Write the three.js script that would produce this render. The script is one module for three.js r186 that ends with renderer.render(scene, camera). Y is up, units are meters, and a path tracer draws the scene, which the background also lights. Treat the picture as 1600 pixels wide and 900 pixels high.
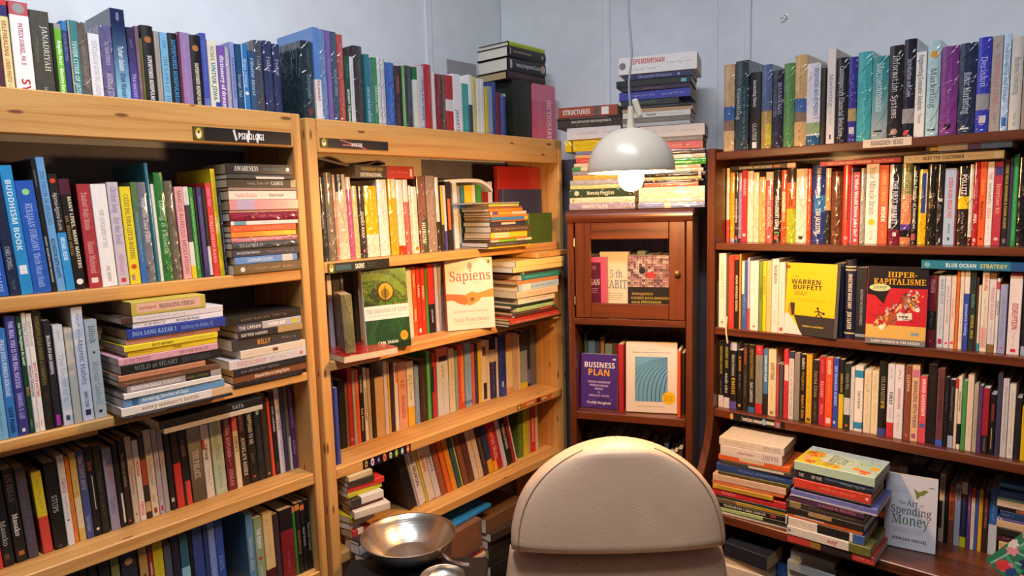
import * as THREE from 'three';
import { RectAreaLightUniformsLib } from 'three/addons/lights/RectAreaLightUniformsLib.js';
import { mergeGeometries } from 'three/addons/utils/BufferGeometryUtils.js';

// ---------- camera, light, exposure ----------
const scene = new THREE.Scene();
scene.background = new THREE.Color(0x000000);
const camera = new THREE.PerspectiveCamera(45.5085, 16 / 9, 0.05, 30);
camera.position.set(0, 1.5, 0);
camera.quaternion.setFromRotationMatrix(new THREE.Matrix4().makeBasis(
  new THREE.Vector3(.75498, -.02732, -.65518), new THREE.Vector3(-.05723, .99257, -.10734), new THREE.Vector3(.65324, .11854, .74781)));
const renderer = new THREE.WebGLRenderer();
renderer.toneMapping = THREE.LinearToneMapping;
renderer.toneMappingExposure = 1.0;
renderer.shadowMap.enabled = true;
RectAreaLightUniformsLib.init();

const CEILING_H = 3.0;
const TUBES = [[-0.5, -0.5]];               // ceiling tube fitting above the camera
const TUBE_COLOR = new THREE.Color().setRGB(0.93, 0.96, 1.0);
const TUBE_POWER = 74;
const LAMP_AT = new THREE.Vector3(-.878, 1.574, -1.451);    // centre of the pendant shade's rim
const LAMP_COLOR = new THREE.Color().setRGB(1.0, 0.53, 0.19);
const LAMP_POWER = 2.5;
for (const [x, z] of TUBES) {
  const l = new THREE.RectAreaLight(TUBE_COLOR, TUBE_POWER, 1.2, 0.16);
  l.position.set(x, CEILING_H - 0.075, z); l.rotation.set(-Math.PI / 2, 0, 0); l.castShadow = true; scene.add(l);
}

// ---------- helpers ----------
let seed = 12345;
const rnd = () => ((seed = (seed * 1664525 + 1013904223) >>> 0) / 4294967296);
const rr = (a, b) => a + (b - a) * rnd();
const V = (x, y, z) => new THREE.Vector3(x, y, z);
const taken = {};
function numbered(n) { const k = (taken[n] = (taken[n] ?? -1) + 1); return k ? `${n}_${String(k).padStart(3, '0')}` : n; }
function add(o, parent) { if (!parent) { o.name = numbered(o.name); scene.add(o); } else parent.add(o); o.traverse((m) => { m.castShadow = m.receiveShadow = true; }); return o; }
function mesh(name, geo, mat, parent) { const m = new THREE.Mesh(geo, mat); m.name = name; return add(m, parent); }
function thing(name, label, category, p = [0, 0, 0], turn = 0, group) {
  const g = new THREE.Group(); g.name = name; g.position.set(...p); g.rotation.y = turn;
  g.userData = { label, category }; if (group) g.userData.group = group; return add(g);
}
function tag(o, label, category, group) { o.userData = { label, category }; if (group) o.userData.group = group; return o; }
function structure(name, geo, mat) { const m = mesh(name, geo, mat); m.userData.kind = 'structure'; return m; }
function canvas(w, h) { const c = document.createElement('canvas'); c.width = w; c.height = h; return c; }
function tex(c, rx = 1, ry = 1, srgb = true) {
  const t = new THREE.CanvasTexture(c); t.wrapS = t.wrapT = THREE.RepeatWrapping; t.repeat.set(rx, ry);
  if (srgb) t.colorSpace = THREE.SRGBColorSpace; t.magFilter = THREE.LinearFilter; return t;
}
const hash = (x, y) => { let h = (x * 374761393 + y * 668265263) | 0; h = Math.imul(h ^ (h >>> 13), 1274126177); return ((h ^ (h >>> 16)) >>> 0) / 4294967296; };
function noise(x, y, px, py) {          // value noise, periodic in px, py
  const xi = Math.floor(x), yi = Math.floor(y), fx = x - xi, fy = y - yi, u = fx * fx * (3 - 2 * fx), v = fy * fy * (3 - 2 * fy);
  const m = (a, n) => ((a % n) + n) % n, h = (i, j) => hash(m(i, px), m(j, py));
  return (h(xi, yi) * (1 - u) + h(xi + 1, yi) * u) * (1 - v) + (h(xi, yi + 1) * (1 - u) + h(xi + 1, yi + 1) * u) * v;
}
function paint(w, h, fn) {              // fn(x, y) -> [r, g, b] 0..255
  const c = canvas(w, h), g = c.getContext('2d'), im = g.createImageData(w, h);
  for (let y = 0; y < h; y++) for (let x = 0; x < w; x++) { const p = fn(x, y), i = (y * w + x) * 4; im.data[i] = p[0]; im.data[i + 1] = p[1]; im.data[i + 2] = p[2]; im.data[i + 3] = 255; }
  g.putImageData(im, 0, 0); return c;
}
const mix3 = (a, b, t) => [a[0] + (b[0] - a[0]) * t, a[1] + (b[1] - a[1]) * t, a[2] + (b[2] - a[2]) * t];

// wood: u runs along the grain, one tile is 1 m x 0.25 m
function woodCanvas(light, dark, knot, knots, contrast) {
  const W = 1024, H = 512, ks = [];
  for (let i = 0; i < knots; i++) ks.push([rr(0, W), rr(0, H), rr(4, 11)]);
  return paint(W, H, (x, y) => {
    let dy = 0, k = 0;
    for (const [kx, ky, kr] of ks) {
      let ax = Math.abs(x - kx), ay = y - ky; if (ax > W / 2) ax = W - ax; if (ay > H / 2) ay -= H; if (ay < -H / 2) ay += H;
      const q = Math.exp(-(ax * ax) / (kr * kr * 30)) * Math.exp(-(ay * ay) / (kr * kr * 9)); dy += Math.sign(ay) * q * kr * 1.1;
      const rr2 = Math.sqrt(ax * ax * .3 + ay * ay); if (rr2 < kr) k = Math.max(k, Math.min(1, (kr - rr2) / kr * 2));
    }
    const yy = y + dy + noise(x / 160, y / 90, W / 160 | 0 || 1, 6) * 26;
    const ring = .5 + .5 * Math.sin(yy / 512 * Math.PI * 2 * 9 + 5 * noise(x / 256, y / 64, 4, 8));
    const fine = noise(x / 64, y / 2, 16, 256), band = noise(x / 256, y / 40, 4, 13);
    const t = Math.min(1, Math.max(0, contrast * (ring ** 4 * .4 * (.3 + band) + fine * .3 + band * .5 - .22)));
    return mix3(mix3(light, dark, t), knot, k * .8);
  });
}
const pineCanvas = woodCanvas([217, 167, 99], [178, 114, 52], [98, 56, 28], 9, .9);
const teakCanvas = woodCanvas([110, 54, 26], [63, 29, 14], [40, 18, 10], 0, 1.1);
const woodBump = tex(paint(512, 512, (x, y) => { const v = 128 + 100 * (noise(x / 48, y / 2, 11, 256) - .5); return [v, v, v]; }), 1, 4, false);
const PINE = new THREE.MeshStandardMaterial({ map: tex(pineCanvas, 1, 4), roughness: .48, bumpMap: woodBump, bumpScale: .0003 });
const TEAK = new THREE.MeshPhysicalMaterial({ map: tex(teakCanvas, 1, 4), roughness: .36, bumpMap: woodBump, bumpScale: .0002, clearcoat: .35, clearcoatRoughness: .22 });
const wallNoise = tex(paint(512, 512, (x, y) => { const v = 128 + 70 * (noise(x / 6, y / 6, 85, 85) - .5) + 90 * (noise(x / 40, y / 40, 12, 12) - .5); return [v, v, v]; }), 1, 1, false);
const patchy = (c, a) => tex(paint(512, 512, (x, y) => { const t = 1 + a * (noise(x / 64, y / 64, 8, 8) - .5) + a * .6 * (noise(x / 9, y / 9, 56, 56) - .5); return [c[0] * t, c[1] * t, c[2] * t]; }), .5, .5);
const WALL = new THREE.MeshStandardMaterial({ map: patchy([222, 228, 238], .05), roughness: .82, bumpMap: wallNoise, bumpScale: .0012 });
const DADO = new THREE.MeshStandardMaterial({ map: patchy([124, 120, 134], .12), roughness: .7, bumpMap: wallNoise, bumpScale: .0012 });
const CEIL = new THREE.MeshStandardMaterial({ color: 0xe6e6e8, roughness: .9 });
const TILE = new THREE.MeshStandardMaterial({ map: patchy([84, 74, 66], .15), roughness: .45 });
const BLACK = new THREE.MeshStandardMaterial({ color: 0x17161a, roughness: .5 });
const STEEL = new THREE.MeshPhysicalMaterial({ color: 0xd6d2ca, metalness: 1, roughness: .27, bumpMap: tex(paint(256, 256, (x, y) => { const v = 128 + 80 * (noise(x / 90, y / 1.5, 3, 170) - .5) + 60 * (noise(x / 20, y / 20, 12, 12) - .5); return [v, v, v]; }), 3, 2, false), bumpScale: .0005 });
const WHITE_METAL = new THREE.MeshPhysicalMaterial({ color: 0xcdc2b2, roughness: .38, clearcoat: .3, clearcoatRoughness: .3 });

// a chamfered board; uv in metres with u along the longest side
function board(w, h, d, c = .0025) {
  const hw = w / 2, hh = h / 2, hd = d / 2, P = [], N = [], U = [], g = new THREE.BufferGeometry();
  const dims = [w, h, d], la = dims.indexOf(Math.max(w, h, d)), ou = rr(0, 5), ov = rr(0, 5);
  c = Math.min(c, w * .3, h * .3, d * .3);
  const pt = (sx, sy, sz, ax) => [sx * (hw - (ax === 0 ? 0 : c)), sy * (hh - (ax === 1 ? 0 : c)), sz * (hd - (ax === 2 ? 0 : c))];
  const poly = (pts) => {
    const a = V(...pts[0]), b = V(...pts[1]), e = V(...pts[2]), n = b.clone().sub(a).cross(e.clone().sub(a)).normalize();
    const ctr = pts.reduce((s, p) => s.add(V(...p)), V(0, 0, 0)); if (n.dot(ctr) < 0) { n.negate(); pts = pts.slice().reverse(); }
    const na = [Math.abs(n.x), Math.abs(n.y), Math.abs(n.z)], dom = na.indexOf(Math.max(...na));
    const ua = dom === la ? (la + 1) % 3 : la, va = 3 - dom - ua;
    for (let i = 1; i < pts.length - 1; i++) for (const p of [pts[0], pts[i], pts[i + 1]]) { P.push(...p); N.push(n.x, n.y, n.z); U.push(p[ua] + ou, p[va] + ov + dom * .07); }
  };
  const S = [-1, 1];
  for (const s of S) {
    poly([pt(s, -1, -1, 0), pt(s, 1, -1, 0), pt(s, 1, 1, 0), pt(s, -1, 1, 0)]);
    poly([pt(-1, s, -1, 1), pt(1, s, -1, 1), pt(1, s, 1, 1), pt(-1, s, 1, 1)]);
    poly([pt(-1, -1, s, 2), pt(1, -1, s, 2), pt(1, 1, s, 2), pt(-1, 1, s, 2)]);
    for (const t of S) {
      poly([pt(s, t, -1, 0), pt(s, t, 1, 0), pt(s, t, 1, 1), pt(s, t, -1, 1)]);
      poly([pt(s, -1, t, 0), pt(s, 1, t, 0), pt(s, 1, t, 2), pt(s, -1, t, 2)]);
      poly([pt(-1, s, t, 1), pt(1, s, t, 1), pt(1, s, t, 2), pt(-1, s, t, 2)]);
      for (const q of S) poly([pt(s, t, q, 0), pt(s, t, q, 1), pt(s, t, q, 2)]);
    }
  }
  g.setAttribute('position', new THREE.Float32BufferAttribute(P, 3)); g.setAttribute('normal', new THREE.Float32BufferAttribute(N, 3)); g.setAttribute('uv', new THREE.Float32BufferAttribute(U, 2));
  return g;
}
// board between two opposite corners
function slab(x0, y0, z0, x1, y1, z1, c) { return board(Math.abs(x1 - x0), Math.abs(y1 - y0), Math.abs(z1 - z0), c).translate((x0 + x1) / 2, (y0 + y1) / 2, (z0 + z1) / 2); }
function tube(pts, r, seg = 24, rad = 8) { return new THREE.TubeGeometry(new THREE.CatmullRomCurve3(pts.map((p) => V(...p))), seg, r, rad); }

// ---------- the room ----------
const XW = -1.83, ZA = -2.071, A = THREE.MathUtils.degToRad(21);           // left wall, start of the slanting corner wall, its turn
const XB = -1.075, ZB = ZA - (XB - XW) * Math.tan(A);                       // end of the corner wall
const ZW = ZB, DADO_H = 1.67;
structure('floor', slab(-2.2, -.1, -2.8, 3.2, 0, 3.2, .001), TILE);
structure('ceiling', slab(-2.2, CEILING_H, -2.8, 3.2, CEILING_H + .1, 3.2, .001), CEIL);
function wall(name, ax, az, bx, bz) {        // runs from a to b, its room side on the left hand of b -> a
  const L = Math.hypot(bx - ax, bz - az), t = Math.atan2(-(bz - az), bx - ax);
  const place = (g) => g.rotateY(t).translate((ax + bx) / 2, 0, (az + bz) / 2);
  structure(name, place(slab(-L / 2, DADO_H, -.12, L / 2, CEILING_H, 0, .001)), WALL);
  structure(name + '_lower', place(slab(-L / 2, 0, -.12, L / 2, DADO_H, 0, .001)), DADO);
}
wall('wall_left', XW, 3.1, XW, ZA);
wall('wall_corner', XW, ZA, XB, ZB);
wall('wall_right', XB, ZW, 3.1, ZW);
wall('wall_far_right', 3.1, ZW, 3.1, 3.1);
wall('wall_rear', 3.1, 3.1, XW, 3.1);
// painted-over cable ducts and the pale conduit on the walls
structure('trim_1', slab(XW, DADO_H, -1.702, XW + .008, CEILING_H, -1.672), WALL);
{ const g = slab(-.014, DADO_H, 0, .014, CEILING_H, .009); g.rotateY(A).translate(XW + .415 * Math.cos(A), 0, ZA - .415 * Math.sin(A)); structure('trim_2', g, WALL); }
const conduit = structure('trim_3', slab(-.976, .02, ZW, -.954, CEILING_H - .01, ZW + .014), new THREE.MeshStandardMaterial({ color: 0xdfe2ea, roughness: .5 }));
{ const hook = thing('wall_hook', 'small metal hook screwed into the pale wall above right bookcase', 'hook', [-.838, 2.09, ZW]);
  mesh('plate', new THREE.CylinderGeometry(.007, .007, .004, 12).rotateX(Math.PI / 2).translate(0, 0, .002), STEEL, hook);
  mesh('arm', tube([[0, 0, .002], [0, 0, .016], [-.006, -.006, .02], [-.014, -.008, .016]], .0022), STEEL, hook); }

// ceiling fittings
TUBES.forEach(([x, z], i) => {
  const t = thing('ceiling_light', 'slim white tube light on the ceiling', 'ceiling light', [x, CEILING_H, z]);
  mesh('housing', board(1.24, .05, .2).translate(0, -.025, 0), WHITE_METAL, t);
  mesh('diffuser', board(1.2, .02, .16).translate(0, -.06, 0), new THREE.MeshStandardMaterial({ color: 0xffffff, emissive: TUBE_COLOR, emissiveIntensity: 3 }), t);
});

// ---------- bookcases ----------
const LX = -1.55, LBACK = -1.80;
function pineCase(label, z0, z1, top, shelves, fascia) {                    // z0 > z1 are the outer faces of the two side panels
  const t = thing('bookcase', label, 'bookcase', [0, 0, 0], 0, 'pine bookcases');
  mesh('side_panel', slab(LBACK, 0, z0 - .03, LX, top, z0), PINE, t);
  mesh('side_panel', slab(LBACK, 0, z1, LX, top, z1 + .023), PINE, t);
  mesh('top_board', slab(LBACK, top - .025, z0 - .0305, LX - .02, top, z1 + .0235), PINE, t);
  mesh('front_rail', slab(LX - .02, fascia, z0 - .0305, LX + .001, top, z1 + .0235), PINE, t);
  const out = [];
  for (const [y, th] of shelves) out.push(mesh('shelf', slab(LBACK + .002, y - th, z0 - .0305, LX - .002, y, z1 + .0235), PINE, t));
  return [t, out];
}
const [caseL, shelvesL] = pineCase('left pine bookcase with open back and wide front rail', .22, -.985, 1.743, [[1.356, .029], [1.086, .022], [.813, .03], [.54, .028], [.25, .028]], 1.659);
mesh('support_rail', slab(-1.66, 1.03, -.285, -1.64, 1.0635, -.495), PINE, caseL);
const [caseM, shelvesM] = pineCase('middle pine bookcase beside the corner cabinet', -1.0, -2.076, 1.736, [[1.364, .027], [1.10, .026], [.803, .03], [.56, .03], [.16, .028]], 1.65);
mesh('back_panel', slab(LBACK, 1.565, -1.032, LBACK + .006, 1.712, -1.60, .001), new THREE.MeshStandardMaterial({ map: patchy([226, 206, 168], .06), roughness: .7 }), caseM);
for (const z of [-1.06, -1.42, -1.585]) mesh('nail', new THREE.CylinderGeometry(.003, .003, .004, 8).rotateZ(Math.PI / 2).translate(LBACK + .008, 1.62, z), STEEL, caseM);
{ const p = tag(mesh('wooden_board', slab(LX - .2, 1.317, -1.86, LX + .045, 1.3365, -2.045), PINE), 'short pale wooden board jutting out under upper shelf of middle bookcase', 'board'); }

const RZ = -2.08, RBACK = ZW + .004, RL = -.978, RR = .55;
const caseR = thing('bookcase', 'dark brown right bookcase with curved foot on its side panels', 'bookcase', [0, 0, 0]);
function curvedSide(x0, x1) {
  const s = new THREE.Shape(); s.moveTo(-RBACK, 0); s.lineTo(-RZ - .14, 0); s.lineTo(-RZ - .14, .46);
  s.bezierCurveTo(-RZ - .13, .60, -RZ - .005, .64, -RZ, .80); s.lineTo(-RZ, 1.66); s.lineTo(-RBACK, 1.66); s.closePath();
  const g = new THREE.ExtrudeGeometry(s, { depth: x1 - x0 - .004, bevelEnabled: true, bevelSize: .002, bevelThickness: .002, bevelSegments: 1, curveSegments: 10 });
  const uv = g.attributes.uv, p = g.attributes.position; for (let i = 0; i < p.count; i++) uv.setXY(i, p.getY(i), p.getX(i) + p.getZ(i));
  return g.rotateY(Math.PI / 2).translate(x0 + .002, 0, 0);
}
mesh('side_panel', curvedSide(RL, RL + .026), TEAK, caseR);
mesh('side_panel', curvedSide(RR - .026, RR), TEAK, caseR);
mesh('back_panel', slab(RL + .0265, .1, RBACK, RR - .0265, 1.64, RBACK + .008, .001), TEAK, caseR);
mesh('top_board', slab(RL + .0265, 1.626, RBACK + .0085, RR - .0265, 1.65, RZ - .001), TEAK, caseR);
const shelvesR = [];
for (const [y, th, z] of [[1.364, .021, RZ - .002], [1.092, .024, RZ - .002], [.821, .027, RZ - .002], [.515, .03, RZ + .1], [.23, .03, RZ + .12]])
  shelvesR.push(mesh('shelf', slab(RL + .0265, y - th, RBACK + .0085, RR - .0265, y, z), TEAK, caseR));

// ---------- shelf labels ----------
const labelCanvas = canvas(1024, 640), lg = labelCanvas.getContext('2d');
function labelArea(i, fn) { lg.save(); lg.translate(0, i * 80); lg.beginPath(); lg.rect(0, 0, 1024, 80); lg.clip(); fn(lg); lg.restore(); }
const put = (g, s, x, y, px, col, font = 'bold', fam = 'sans-serif', max) => { g.fillStyle = col; g.font = `${font} ${px}px ${fam}`; g.textAlign = 'center'; g.textBaseline = 'middle'; max ? g.fillText(s, x, y, max) : g.fillText(s, x, y); };
const badge = (g, x) => { g.fillStyle = '#5c5418'; g.fillRect(x, 0, 100, 80); g.fillStyle = '#c8b038'; g.beginPath(); g.arc(x + 50, 40, 32, 0, 7); g.fill(); g.fillStyle = '#f0e8d8'; g.beginPath(); g.arc(x + 50, 46, 22, 0, 7); g.fill(); g.fillStyle = '#5a3a18'; g.fillRect(x + 40, 24, 20, 16); };
labelArea(0, (g) => { g.fillStyle = '#16161c'; g.fillRect(0, 0, 1024, 80); badge(g, 4); g.strokeStyle = '#dcdce4'; g.lineWidth = 22; g.beginPath(); g.moveTo(400, 6); g.lineTo(424, 70); g.moveTo(560, 4); g.lineTo(540, 76); g.moveTo(660, 20); g.lineTo(640, 76); g.stroke(); put(g, 'PSIKOLOGI', 580, 42, 52, '#fff'); });
labelArea(1, (g) => { g.fillStyle = '#1c1a20'; g.fillRect(0, 0, 1024, 80); badge(g, 4); g.strokeStyle = '#b06a68'; g.lineWidth = 12; g.beginPath(); g.moveTo(280, 6); g.lineTo(680, 78); g.moveTo(320, 50); g.lineTo(620, 54); g.stroke(); put(g, 'HUKUM', 530, 44, 44, '#e8e8ee'); });
labelArea(2, (g) => { g.fillStyle = '#141a20'; g.fillRect(0, 0, 1024, 80); badge(g, 4); g.fillStyle = '#2a5a68'; g.fillRect(120, 20, 250, 40); g.fillStyle = '#38464e'; g.fillRect(640, 24, 160, 8); g.fillRect(660, 44, 120, 8); put(g, 'SAINS', 510, 42, 54, '#fff'); });
labelArea(3, (g) => { g.fillStyle = '#1a1620'; g.fillRect(0, 0, 1024, 80); const c = ['#c8a84c', '#d8c8e0', '#3a2a5c', '#e07038', '#c8d0b0', '#7a9c2c', '#8cc0c8', '#d8603c']; c.forEach((k, i) => { g.fillStyle = k; g.beginPath(); g.arc(64 + i * 128, 40, i % 2 ? 36 : 30, 0, 7); g.fill(); g.fillStyle = ['#2a1a18', '#5c3a8c', '#c8b0e0', '#2c5c98', '#8c7438', '#d8e0b0', '#e8f0f0', '#f0e0d0'][i]; g.beginPath(); g.arc(64 + i * 128, 42, 14, 0, 7); g.fill(); }); });
labelArea(4, (g) => { g.fillStyle = '#c8682c'; g.fillRect(0, 0, 1024, 80); badge(g, 4); g.fillStyle = '#3a241c'; g.fillRect(560, 4, 120, 72); put(g, 'SCIENCE', 380, 42, 52, '#f0dcc0'); put(g, 'NOVEL', 800, 42, 48, '#f0e0c8'); });
labelArea(5, (g) => { g.fillStyle = '#1e1a1c'; g.fillRect(0, 0, 1024, 80); g.fillStyle = '#e0a848'; g.beginPath(); g.arc(50, 40, 34, 0, 7); g.fill(); put(g, '! netizen mewarnai', 470, 44, 58, '#ece8e4', 'bold', 'sans-serif', 460); g.fillStyle = '#7ab0cc'; g.beginPath(); g.arc(650, 40, 34, 0, 7); g.fill(); g.fillStyle = '#c8ccb8'; g.fillRect(700, 24, 140, 34); g.fillStyle = '#b83c34'; g.fillRect(850, 6, 100, 70); g.fillStyle = '#5c94c8'; g.beginPath(); g.arc(900, 44, 24, 0, 7); g.fill(); });
labelArea(6, (g) => { g.fillStyle = '#d8c8b4'; g.fillRect(0, 0, 1024, 80); put(g, 'MANAGEMEN / BISNIS', 512, 42, 64, '#4c4038', 'bold', 'sans-serif', 860); });
const LABELS = new THREE.MeshStandardMaterial({ map: tex(labelCanvas), roughness: .35 });
function strip(i, w, h, x, y, z, turn, parent) {
  const g = new THREE.BoxGeometry(w, h, .0012), uv = g.attributes.uv, p = g.attributes.position, nn = g.attributes.normal;
  for (let k = 0; k < uv.count; k++) uv.setXY(k, nn.getZ(k) > .5 ? p.getX(k) / w + .5 : .002, 1 - (i * 80 + 40 - (nn.getZ(k) > .5 ? p.getY(k) / h * 78 : 0)) / 640);
  g.rotateY(turn).translate(x, y, z); const m = mesh('shelf_label', g, LABELS, parent); return m;
}
const LQ = Math.PI / 2;
strip(0, .243, .030, LX + .0022, 1.680, -.833, LQ, caseL).userData.label = 'black label strip reading PSIKOLOGI';
strip(1, .221, .024, LX + .0022, 1.676, -1.148, LQ, caseM).userData.label = 'black label strip reading HUKUM';
strip(2, .205, .026, LX - .001, 1.349, -1.143, LQ, shelvesM[0]).userData.label = 'dark label strip reading SAINS';
strip(3, .175, .026, LX - .001, .787, -1.205, LQ, shelvesM[2]).userData.label = 'strip of round coloured stickers';
strip(4, .20, .018, LX - .001, .79, -1.885, LQ, shelvesM[2]).userData.label = 'orange label strip';
strip(5, .178, .024, -.81, .806, RZ - .0012, 0, shelvesR[2]).userData.label = 'dark label strip with stickers';
strip(6, .118, .022, -.467, 1.642, RZ, 0, caseR).userData.label = 'cream card reading MANAGEMEN BISNIS';

// ---------- corner cabinet ----------
const cab = thing('cabinet', 'dark wooden corner cabinet with glazed door and open shelves', 'cabinet', [-1.3853, 0, -1.924], A);
{ const x0 = -.03, x1 = .392, dp = -.245, topY = 1.478;
  mesh('side_panel', slab(x0, 0, dp, x0 + .022, topY - .02, 0), TEAK, cab);
  mesh('side_panel', slab(x1 - .022, 0, dp, x1, topY - .02, 0), TEAK, cab);
  mesh('back_panel', slab(x0 + .0225, .05, dp, x1 - .0225, topY - .02, dp + .008, .001), TEAK, cab);
  mesh('top_board', slab(x0 - .004, topY - .02, dp, x1 + .004, topY, -.001), TEAK, cab);
  const s = new THREE.Shape(); s.moveTo(.001, 0); s.lineTo(-.006, 0); s.bezierCurveTo(-.02, .006, -.022, .03, -.006, .04); s.lineTo(.001, .04); s.closePath();
  const cor = new THREE.ExtrudeGeometry(s, { depth: x1 - x0, bevelEnabled: false, curveSegments: 8 }).rotateY(Math.PI / 2).translate(x0, topY - .041, 0);
  { const u = cor.attributes.uv, p = cor.attributes.position; for (let k = 0; k < u.count; k++) u.setXY(k, p.getX(k), p.getY(k) + p.getZ(k)); }
  mesh('cornice', cor, TEAK, cab);
  mesh('shelf', slab(x0 + .0225, 1.085, dp + .0085, x1 - .0225, 1.108, .006), TEAK, cab);
  mesh('shelf', slab(x0 + .0225, .745, dp + .0085, x1 - .0225, .773, .002), TEAK, cab);
  mesh('shelf', slab(x0 + .0225, .40, dp + .0085, x1 - .0225, .425, .002), TEAK, cab);
  mesh('shelf', slab(x0 + .0225, .06, dp + .0085, x1 - .0225, .085, .002), TEAK, cab);
  const door = new THREE.Group(); door.name = 'door'; cab.add(door);
  const dx0 = .0, dx1 = .368, dy0 = 1.110, dy1 = 1.436, gx0 = .053, gx1 = .316, gy0 = 1.161, gy1 = 1.379;
  mesh('stile', slab(dx0, dy0, -.012, gx0, dy1, .008), TEAK, door); mesh('stile', slab(gx1, dy0, -.012, dx1, dy1, .008), TEAK, door);
  mesh('rail', slab(gx0 + .0003, gy1, -.012, gx1 - .0003, dy1, .007), TEAK, door); mesh('rail', slab(gx0 + .0003, dy0, -.012, gx1 - .0003, gy0, .007), TEAK, door);
  mesh('pane', slab(gx0 - .003, gy0 - .003, -.004, gx1 + .003, gy1 + .003, -.001, .0003), new THREE.MeshPhysicalMaterial({ color: 0xffffff, transmission: 1, thickness: 0, roughness: .03, ior: 1.5 }), door);
  const kp = [[0, 0], [.005, 0], [.005, .008], [.009, .012], [.0105, .018], [.008, .023], [0, .025]].map((q) => new THREE.Vector2(...q));
  mesh('knob', new THREE.LatheGeometry(kp, 16).rotateX(Math.PI / 2).translate(.344, 1.268, .008), new THREE.MeshStandardMaterial({ color: 0x8a6a42, metalness: .6, roughness: .4 }), door);
  for (const y of [1.17, 1.37]) mesh('hinge', new THREE.CylinderGeometry(.003, .003, .03, 8).translate(-.003, y, .009), STEEL, door);
}

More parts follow.
